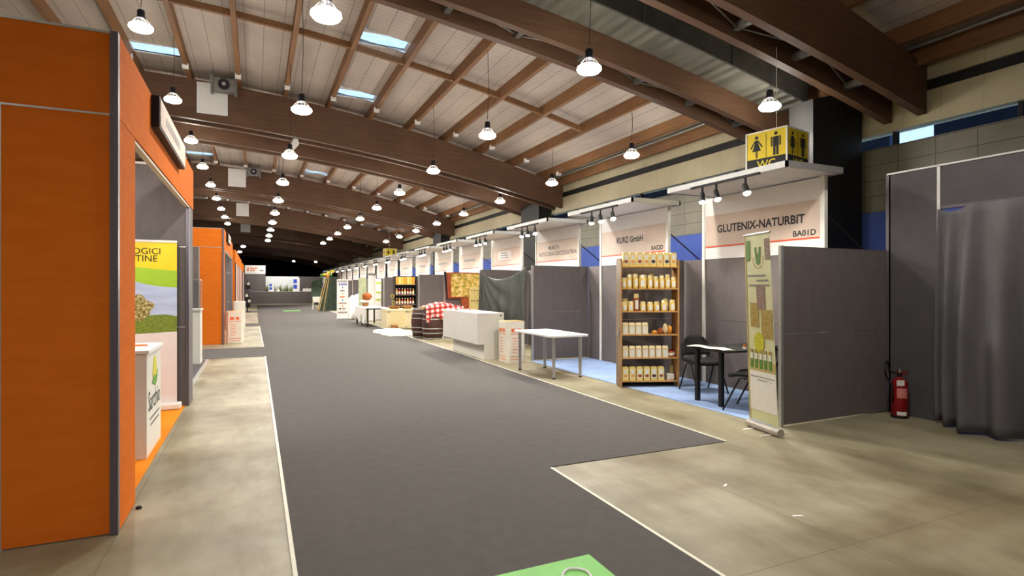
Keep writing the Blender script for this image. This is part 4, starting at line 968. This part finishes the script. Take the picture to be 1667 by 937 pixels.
# white rug on the floor with fringe
t = thing('fleece_rug', 'white fleece rug lying on the floor at the carpet edge', 'rug', (4.3, 19, 0))
def rg_(u, v_):
    a = (u - .5) * 2; c_ = (v_ - .5) * 2; e = max(0, 1 - max(abs(a), abs(c_)) ** 4)
    return (4.28 + .46 * a + .1 * c_ * -1 + .03 * math.sin(v_ * 14), 19.15 + 1.05 * c_ + .04 * math.sin(u * 11), .012 + .13 * e ** .5 * (1 + .25 * math.sin(u * 13 + v_ * 9)))
B().sheet(rg_, 24, 36).go('fleece', MT('white_fleece', (226, 222, 212), .95, var=8, vscale=14, bmp=.6, bscale=60), t, smooth=True)
b = B()
for i in range(9): b.tube([(3.86 + .1 * i, 18.14, .03), (3.85 + .1 * i, 18.0, .012)], .012, 5)
b.go('fringe', MT('rug_fringe', (160, 140, 90), .9, var=30, vscale=20), t)
# cream clothed tables with produce
cream = MT('cream_cloth', (224, 212, 172), .85, var=6, vscale=3); wcl = MT('white_cloth', (232, 230, 226), .85, var=5, vscale=4)
t = thing('market_table', 'table under cream cloth with a framed front panel, carrying produce', 'table', (5.1, 21.8, 0))
B().box(4.48, 21.3, .70, 5.8, 22.3, .78).go('table_top', cream, t); B().box(4.5, 21.32, .03, 4.53, 22.28, .70).box(4.53, 21.32, .03, 5.55, 21.35, .70).go('table_cloth', cream, t)
B().box(4.58, 21.30, .1, 5.24, 21.318, .66).go('front_panel', MT('cream_panel', (216, 200, 150), .7, var=4), t)
b = B(); 
for a in ((4.56, 21.295, .08, 4.60, 21.318, .68), (5.22, 21.295, .08, 5.26, 21.318, .68), (4.56, 21.295, .64, 5.26, 21.318, .68), (4.56, 21.295, .08, 5.26, 21.318, .12)): b.box(*a)
b.go('panel_frame', cream, t)
t = thing('side_table', 'dark table with white cloth hanging in points beside the produce table', 'table', (4.35, 24, 0))
B().box(4.02, 22.9, .70, 4.9, 25.6, .76).go('table_top', M['black'], t)
for x, y in ((4.06, 22.95), (4.8, 22.95), (4.06, 25.5), (4.8, 25.5), (4.06, 24.2)): B().box(x, y, 0, x + .06, y + .06, .70).go('leg', M['black'], t)
def hc(u, v_):
    y = 22.85 + 2.8 * u; dep = .25 + .42 * abs(math.sin(u * PI * 2.5))
    return (3.99 + .02 * math.sin(u * 40), y, .77 - dep * v_)
tag(B().sheet(hc, 50, 8).sheet(lambda u, v_: (3.99 + .93 * u, 22.85 + 2.8 * v_, .768), 4, 8).go('draped_cloth', wcl, solid=.004), 'white cloth hanging in points over the dark side table', 'cloth')
cols = [('red', (178, 44, 30)), ('orange', (222, 120, 34)), ('green', (86, 128, 44)), ('yellow', (216, 186, 60)), ('brown', (120, 66, 34))]
cm = {n_: MT('produce_' + n_, c_, .6, var=12, vscale=20) for n_, c_ in cols}
bsk = MT('wicker', (142, 98, 56), .8, var=16, vscale=40, bmp=.4)
for q, (bx, by) in enumerate(((4.85, 21.6), (5.35, 21.65))):
    B_ = thing('wicker_basket', 'flat wicker basket heaped with produce, %s on the cream table' % ('left' if q == 0 else 'right'), 'basket', (bx, by, .781), group='produce baskets')
    B().lathe((bx, by, .781), [(.17, 0), (.23, .09), (.24, .1), (.21, .09), (.15, .015), (.001, .012)], 18).go('basket_bowl', bsk, B_, smooth=True)
    for i in range(6):
        a = i * PI / 3; r = .06 + .07 * (i % 2); nm_ = cols[(i + q) % 5][0]
        tag(B().ell((bx + r * math.cos(a), by + r * math.sin(a), .86 - .03 * (i % 2)), .042, .04, .04, 8).go('fruit', cm[nm_], smooth=True), '%s fruit heaped in the %s produce basket' % (nm_, 'left' if q == 0 else 'right'), 'fruit', 'fruit heaped in the baskets')
t = tag(B().box(5.58, 21.35, 0, 5.86, 21.7, .42).go('black_crate', M['black'], bevel=.01), 'black crate with white stickers under the right end of the produce table', 'crate')
for x_ in (5.60, 5.73): B().box(x_, 21.34, .04, x_ + .08, 21.349, .24).go('sticker', M['label_white'], t)
tag(B().box(4.62, 21.0, 0, 4.86, 21.2, .2).go('wicker_crate', bsk, bevel=.02), 'small brown basket on the floor before the produce table', 'basket')
# black product shelf with bottles
t = thing('product_rack', 'black shelf rack with yellow packets and bottles in rows', 'shelf', (5.6, 23.1, 0))
for x in (5.16, 6.04): B().box(x, 22.9, 0, x + .03, 23.25, 2.06).go('side_board', M['black'], t)
B().box(5.19, 23.22, 0, 6.04, 23.25, 2.06).go('back_board', M['black'], t)
for z in (.5, .9, 1.3, 1.72): B().box(5.19, 22.9, z - .02, 6.04, 23.22, z).go('shelf_board', M['steel'], t)
for i in range(7): tag(B().box(5.21 + .115 * i, 22.93, 1.7205, 5.31 + .115 * i, 23.08, 2.02).go('packet', [p_or, pk_y, pk_c][i % 3], bevel=.004), 'yellow packet, %s from the left on the top of the black rack' % ORD[i], 'packet', 'packets on the black rack')
def bottle(x, y, z, mat, label, grp, h=.26):
    o = thing('bottle', label, 'bottle', (x, y, z), group=grp)
    B().lathe((x, y, z), [(.036, 0), (.038, .01), (.038, h * .6), (.014, h * .78), (.014, h * .96)], 10).go('bottle_body', mat, o, smooth=True)
    B().lathe((x, y, z), [(.017, h * .93), (.017, h)], 8).go('bottle_cap', M['white_lac'], o); B().lathe((x, y, z), [(.0388, h * .15), (.0388, h * .48)], 10).go('bottle_label', lab, o)
for j, z in enumerate((.9, 1.3)):
    for i in range(7): bottle(5.26 + .115 * i, 22.98, z + .0005, [p_br, p_or, cm['red']][(i + j) % 3], 'small bottle, %s from the left on the %s shelf of the black rack' % (ORD[i], 'lower' if j == 0 else 'upper'), 'bottles on the black rack')
for i in range(6): tag(B().ell((5.27 + .13 * i, 23.0, .57), .05, .05, .068, 8).go('gourd', cm[cols[i % 5][0]], smooth=True), 'small %s gourd, %s from the left on the lowest shelf of the black rack' % (cols[i % 5][0], ORD[i]), 'gourd', 'gourds on the black rack')
for i, (x, z) in enumerate(((5.06, 1.25), (5.10, .98))):
    t = thing('sunflower', 'yellow sunflower beside the black rack, %s' % ('higher' if i == 0 else 'lower'), 'flower', (x, 22.85, 0), group='sunflowers')
    B().tube([(x, 22.87, 0), (x + .01, 22.87, z)], .012, 6).go('stem', cm['green'], t)
    b = B()
    for k in range(12):
        a = 2 * PI * k / 12; b.prism([(x + .035 * math.cos(a - .25), z + .035 * math.sin(a - .25)), (x + .105 * math.cos(a), z + .105 * math.sin(a)), (x + .035 * math.cos(a + .25), z + .035 * math.sin(a + .25))], lambda u, v_, d: (u, d, v_), 22.85, 22.856)
    b.go('petals', cm['yellow'], t); B().lathe((0, 0, 0), [(.001, 0)], 3); B().ell((x, 22.845, z), .042, .012, .042, 10).go('seed_disc', p_dk, t)
# tall pale things around the eighth booth
t = thing('pale_column', 'tall white round column with dark rim beside pale green banner', 'column', (4.98, 26.9, 0))
B().lathe((4.98, 26.9, 0), [(.2, 0), (.19, .1), (.19, 2.15), (.2, 2.2)], 20).go('column_shaft', wcl, t, smooth=True); B().lathe((4.98, 26.9, 0), [(.24, 2.2), (.24, 2.25)], 20).go('column_cap', M['steel'], t)
t = thing('rollup_banner', 'pale green banner left of the white column', 'banner', (4.6, 27.2, 0))
B().box(4.42, 27.2, .06, 4.78, 27.22, 2.05).go('banner_print', MT('sage_green', (186, 196, 158), .6, var=12, vscale=5), t); B().box(4.40, 27.1, 0, 4.8, 27.3, .06).go('banner_base', M['alu'], t)
t = thing('rollup_banner', 'narrow white and lime banner right of the white column', 'banner', (5.4, 27.4, 0))
B().box(5.26, 27.4, .06, 5.52, 27.42, 2.0).go('banner_print', wcl, t); B().box(5.24, 27.35, 0, 5.54, 27.5, .06).go('banner_base', M['alu'], t)
for z in (1.85, 1.4, 1.05): B().box(5.27, 27.39, z - .08, 5.5, 27.399, z).go('lime_patch', MT('lime', (168, 196, 40), .6), t)
t = thing('wrapped_basket', 'brown basket bundle wrapped in pale cloth on the dark side table', 'basket', (4.35, 25.0, .775))
B().ell((4.35, 25.0, .985), .26, .2, .06, 12, wob=.15).go('cloth_wrap', wcl, t, smooth=True); B().ell((4.42, 25.0, 1.2), .2, .18, .18, 12, wob=.22).go('basket_body', p_br, t, smooth=True)
B().lathe((4.35, 25.0, .775), [(.12, 0), (.15, .16)], 12).go('base_ring', bsk, t)
# white covered heap
def hp_(u, v_):
    x = 4.25 + 1.35 * u; y = 28.9 + 3.4 * v_
    e = min(1, 7 * u) * min(1, 7 * (1 - v_)) * min(1, 5 * v_)
    top = 1.0 + .22 * math.sin(v_ * 5 + 1) + .1 * u + .05 * math.sin(u * 9 + v_ * 13)
    return (x - .04 * math.sin(v_ * 30) * (1 - e), y + .04 * math.sin(u * 20), .02 + top * e ** .6)
tag(B().sheet(hp_, 40, 60).go('cloth_heap', wcl, smooth=True, solid=.01), 'big heap of goods covered by a white cloth behind the logo banner', 'covered goods')
tag(B().box(5.0, 28.2, 0, 5.5, 28.6, 1.28).go('wooden_box', MT('pale_wood', (206, 176, 118), .7, var=8), bevel=.01), 'pale wooden box standing at the near end of the white covered heap', 'box')
# white logo banner
t = thing('rollup_banner', 'white roll-up banner with a column of small logos by the aisle', 'banner', (3.9, 28.85, 0))
B().box(3.64, 28.86, .05, 4.18, 28.875, 1.99).go('banner_print', wcl, t); B().box(3.62, 28.76, 0, 4.2, 28.96, .06).go('banner_base', M['alu'], t)
b = B()
for i in range(6): b.box(3.69 + .075 * i, 28.852, 1.84, 3.74 + .075 * i, 28.858, 1.94)
b.go('headline', M['grey_ink'], t)
b = B()
for i in range(5): b.box(3.74 + .08 * i, 28.852, 1.68 + .02 * (i % 2), 3.79 + .08 * i, 28.858, 1.79)
b.go('blue_headline', M['blue_ink'], t)
for i, (x, z, w2, c_) in enumerate(((3.91, 1.58, .05, 'blue_ink'), (3.9, 1.43, .22, 'grey_ink'), (3.91, 1.27, .05, 'orange_ink'), (3.9, 1.12, .22, 'orange_ink'), (3.91, .96, .05, 'blue_ink'), (3.77, .82, .08, 'orange_ink'), (3.95, .82, .3, 'grey_ink'), (3.91, .66, .05, 'orange_ink'), (3.79, .54, .11, 'ink'), (3.98, .54, .16, 'grey_ink'), (3.9, .36, .42, 'grey_ink'), (4.1, .36, .05, 'blue_ink'))):
    B().box(x - w2 / 2, 28.848, z - .03, x + w2 / 2, 28.858, z + .03).go('small_logo', M[c_], t)
# leaning green boards with ribbons
t = thing('board_stack', 'stack of dark green boards leaning together, edged by yellow battens', 'boards', (4.1, 39.2, 0))
gb = MT('dark_green_board', (52, 66, 54), .7, var=10, vscale=6); bt_ = MT('yellow_batten', (206, 172, 104), .7)
for i in range(3): B().prism([(3.72 + .34 * i, 0), (4.3 + .34 * i, 0), (4.55 + .25 * i, 2.28), (4.25 + .25 * i, 2.3)], lambda u, v_, d: (u, d, v_), 39.0 + .22 * i, 39.06 + .22 * i).go('green_board', gb, t)
for x0, x1 in ((3.66, 4.2), (3.78, 4.32), (4.06, 4.42)): B().tube([(x0, 38.97, 0), (x1, 38.97, 2.28)], .022, 6).go('batten', bt_, t)
for i, (x, y, z, n_) in enumerate(((3.98, 39.1, 2.38, 'green'), (4.16, 39.2, 2.42, 'yellow'), (4.34, 39.1, 2.36, 'orange'), (4.52, 39.1, 2.40, 'green'), (4.4, 39.3, 2.56, 'yellow'), (4.66, 39.2, 2.62, 'yellow'))):
    B().ell((x, y, z), .13, .1, .1, 10, wob=.2).go('ribbon_bunch', cm[n_], t)
def tp_(u, v_): return (3.62 + .75 * u, 42.3 + .4 * math.sin(v_ * 3), 1.55 * (1 - v_) + .45 + .35 * u * (1 - v_) + .12 * math.sin(u * 9) * v_)
t = thing('stacked_chairs', 'white garden chairs half covered by a dark green tarpaulin', 'chairs', (3.9, 42.5, 0))
for q in (0, .45):
    for sx in (0, .42):
        for sy in (0, .4): B().tube([(3.7 + sx + q, 42.3 + sy, 0), (3.72 + sx * .9 + q, 42.32 + sy, .5)], .025, 6).go('leg', M['white_lac'], t)
    B().box(3.69 + q, 42.28, .5, 4.15 + q, 42.74, .9).go('seat_stack', M['white_lac'], t)
tag(B().sheet(tp_, 16, 16).go('tarpaulin', gb, smooth=True, solid=.01), 'dark green tarpaulin thrown over the white chairs', 'tarpaulin')

# ================================================================== FAR END
t = thing('bar_counter', 'long low grey counter across the far end of the aisle', 'counter', (2.5, 60, 0))
B().box(-.9, 60, 0, 5.5, 60.5, 1.18).go('counter_front', M['panel'], t); B().box(-.92, 59.98, 1.18, 5.52, 60.55, 1.21).go('counter_top', M['white_lac'], t)
t = thing('sign_tower', 'grey tower with white sign top at the left of the far counter', 'sign', (0, 61, 0))
B().box(-.95, 60.7, 0, .85, 61.6, 2.92).go('tower_body', M['panel'], t); B().box(-.97, 60.66, 2.92, .87, 61.64, 3.76).go('sign_head', wcl, t)
B().prism([(-.78, 3.2), (-.66, 3.16), (-.6, 3.4), (-.64, 3.56), (-.72, 3.5), (-.76, 3.36)], lambda u, v_, d: (u, d, v_), 60.64, 60.66).go('flame_logo', M['orange_ink'], t)
b = B()
for j, n_ in ((0, 6), (1, 4)):
    for i in range(n_): b.box(-.5 + .11 * i, 60.64, 3.42 - .2 * j, -.42 + .11 * i, 60.66, 3.54 - .2 * j)
b.go('blurred_lettering', M['orange_ink'], t)
B().box(.38, 60.64, 3.2, .7, 60.66, 3.32).go('small_lettering', M['grey_ink'], t)
t = thing('picture_backdrop', 'wide backdrop of green field pictures behind the far counter', 'backdrop', (2.4, 62, 0))
mm, nt, bs = new_mat('field_picture'); v = coord(nt); s = sep(nt, v)
saw = MATH(nt, 'ADD', MATH(nt, 'MULTIPLY', MATH(nt, 'FRACT', MATH(nt, 'DIVIDE', s[0], .62)), .45), MATH(nt, 'MULTIPLY', noise(nt, v, 5, 3), .5))
nt.links.new(ramp(nt, MATH(nt, 'SUBTRACT', MATH(nt, 'MULTIPLY', s[2], .62), MATH(nt, 'MULTIPLY', saw, .55)), [(.45, (48, 54, 44)), (.62, (126, 134, 74)), (.78, (190, 200, 190)), (.84, (236, 240, 242))]), bs.inputs['Base Color'])
b = B().box(.9, 62, 0, 4.05, 62.05, 2.72); b.go('backdrop_print', mm, t)
t = thing('info_panel', 'grey wall with white notice right of the far picture backdrop', 'panel', (5.2, 62, 0))
B().box(4.08, 62, 0, 7.4, 62.05, 2.72).go('grey_wall', M['panel'], t); B().box(6.2, 61.97, 2.1, 6.9, 61.99, 2.7).go('white_notice', wcl, t); B().box(5.3, 61.97, 1.5, 6.2, 61.99, 1.95).go('white_notice', wcl, t); B().box(6.3, 61.97, 1.5, 6.8, 61.99, 2.05).go('blue_notice', M['blue_ink'], t)
for i, (x0, x1, z1, lb) in enumerate(((1.15, 1.65, 2.02, 'small poster with blue squares standing left on the far counter'), (3.35, 4.0, 2.52, 'taller poster with blue squares standing in the middle of the far counter'))):
    t = thing('poster_board', lb, 'poster', (x0, 60.2, 1.21), group='blue and white posters on the far counter')
    B().box(x0, 60.2, 1.21, x1, 60.24, z1).go('poster_sheet', wcl, t)
    for z in (.2, .62): B().box(x0 + .06, 60.18, 1.21 + (z1 - 1.21) * z, x0 + (x1 - x0) * .62, 60.199, 1.21 + (z1 - 1.21) * (z + .3)).go('blue_square', M['blue_ink'], t)
tag(B().prism([(1.85, 1.211), (2.2, 1.211), (2.02, 1.55)], lambda u, v_, d: (u, d, v_), 60.15, 60.4).go('menu_card', wcl), 'small white tent card on the far counter', 'card')
tag(B().box(4.3, 60.1, 1.211, 5.48, 60.45, 1.48).go('glass_case', wcl, bevel=.02), 'low white display case at the right end of the far counter', 'case')
tag(B().ell((4.7, 60.25, 1.53), .1, .08, .05, 8).go('lemon_bowl', cm['yellow'], smooth=True), 'small yellow item on the far white display case', 'fruit')
l = bpy.data.lights.new('bar_light', 'AREA'); l.energy = 260; l.size = 3.0; l.color = (1, .95, .88)
t = thing('bar_light_fitting', 'light fitting over the far counter', 'lamp', (2.4, 58.0, 4.6))
B().box(1.2, 57.9, 4.6, 3.6, 58.1, 4.66).go('lamp_housing', M['black'], t); B().tube([(2.4, 58, 4.66), (2.4, 58, ztop(2.4) + .25)], .01, 5).go('cable', M['cable'], t)
lo = bpy.data.objects.new('bar_light', l); COL.objects.link(lo); lo.parent = t; lo.location = (0, 0, -.05); lo.rotation_euler = (math.radians(50), 0, 0)

# ================================================================== THINGS FIXED HIGH UP
for k in range(4):
    y = 18.58 + BAY * k
    for j, dy in enumerate((0, .58)):
        x = -1.15 + .3 * (k > 0); z = zbot(x) + .2
        tag(B().box(x - .4, y + dy - .035, z, x + .4, y + dy - .004, z + .9).go('acoustic_panel', M['white']), 'square white panel on the %s beam of the %s arch pair beyond the duct' % ('front' if j == 0 else 'rear', ORD[k]), 'panel', 'white panels on the arches')
for k, (x, y) in enumerate(((-.83, 18.2), (-.1, 30.9))):
    z = ztop(x) - .12
    t = thing('fan_heater', 'grey box fan heater under the roof, %s' % ('nearer, above the white beam panel' if k == 0 else 'further away'), 'fan heater', (x, y, z), group='ceiling fan heaters')
    B().box(x - .26, y - .15, z - .24, x + .26, y + .15, z + .14).go('heater_case', M['steel'], t, bevel=.02)
    B().tube([(x, y - .155, z - .05), (x, y - .2, z - .05)], .15, 16).go('fan_grille', M['housing'], t)
    B().tube([(x, y - .2, z - .05), (x, y - .22, z - .05)], .05, 12).go('fan_hub', M['alu'], t)
    for s_ in (-1, 1): B().box(x + s_ * .3 - .04, y - .1, z - .3, x + s_ * .3 + .04, y + .1, z + .2).go('side_bracket', M['steel'], t); B().tube([(x + s_ * .3, y, z + .2), (x + s_ * .3, y, z + .38)], .012, 6).go('hanger_rod', M['steel'], t)
t = thing('projector', 'white projector hanging tilted under the long timber arch left of centre', 'projector', (1.0, 18.45, 5.8))
B().prism([(.86, 5.72), (.93, 5.66), (1.2, 5.98), (1.17, 6.1), (1.06, 6.12)], lambda u, v_, d: (u, d, v_), 18.3, 18.56).go('projector_body', M['white_lac'], t)
B().tube([(.9, 18.42, 5.74), (.82, 18.42, 5.6)], .05, 10).go('lens_hood', M['steel'], t); B().box(1.02, 18.5, 6.05, 1.12, 18.6, 6.25).go('mount', M['steel'], t)

# things that stand on the aisle carpet rest on its pile
for o in list(COL.objects):
    if o.parent is None and o.name.split('.')[0] in ('side_table', 'board_stack', 'stacked_chairs', 'fleece_rug', 'tarpaulin') or o.get('label', '').startswith('white roll-up banner with a column'):
        o.location.z += 0.03 if o.name[:5] in ('board', 'stack') else 0.0075
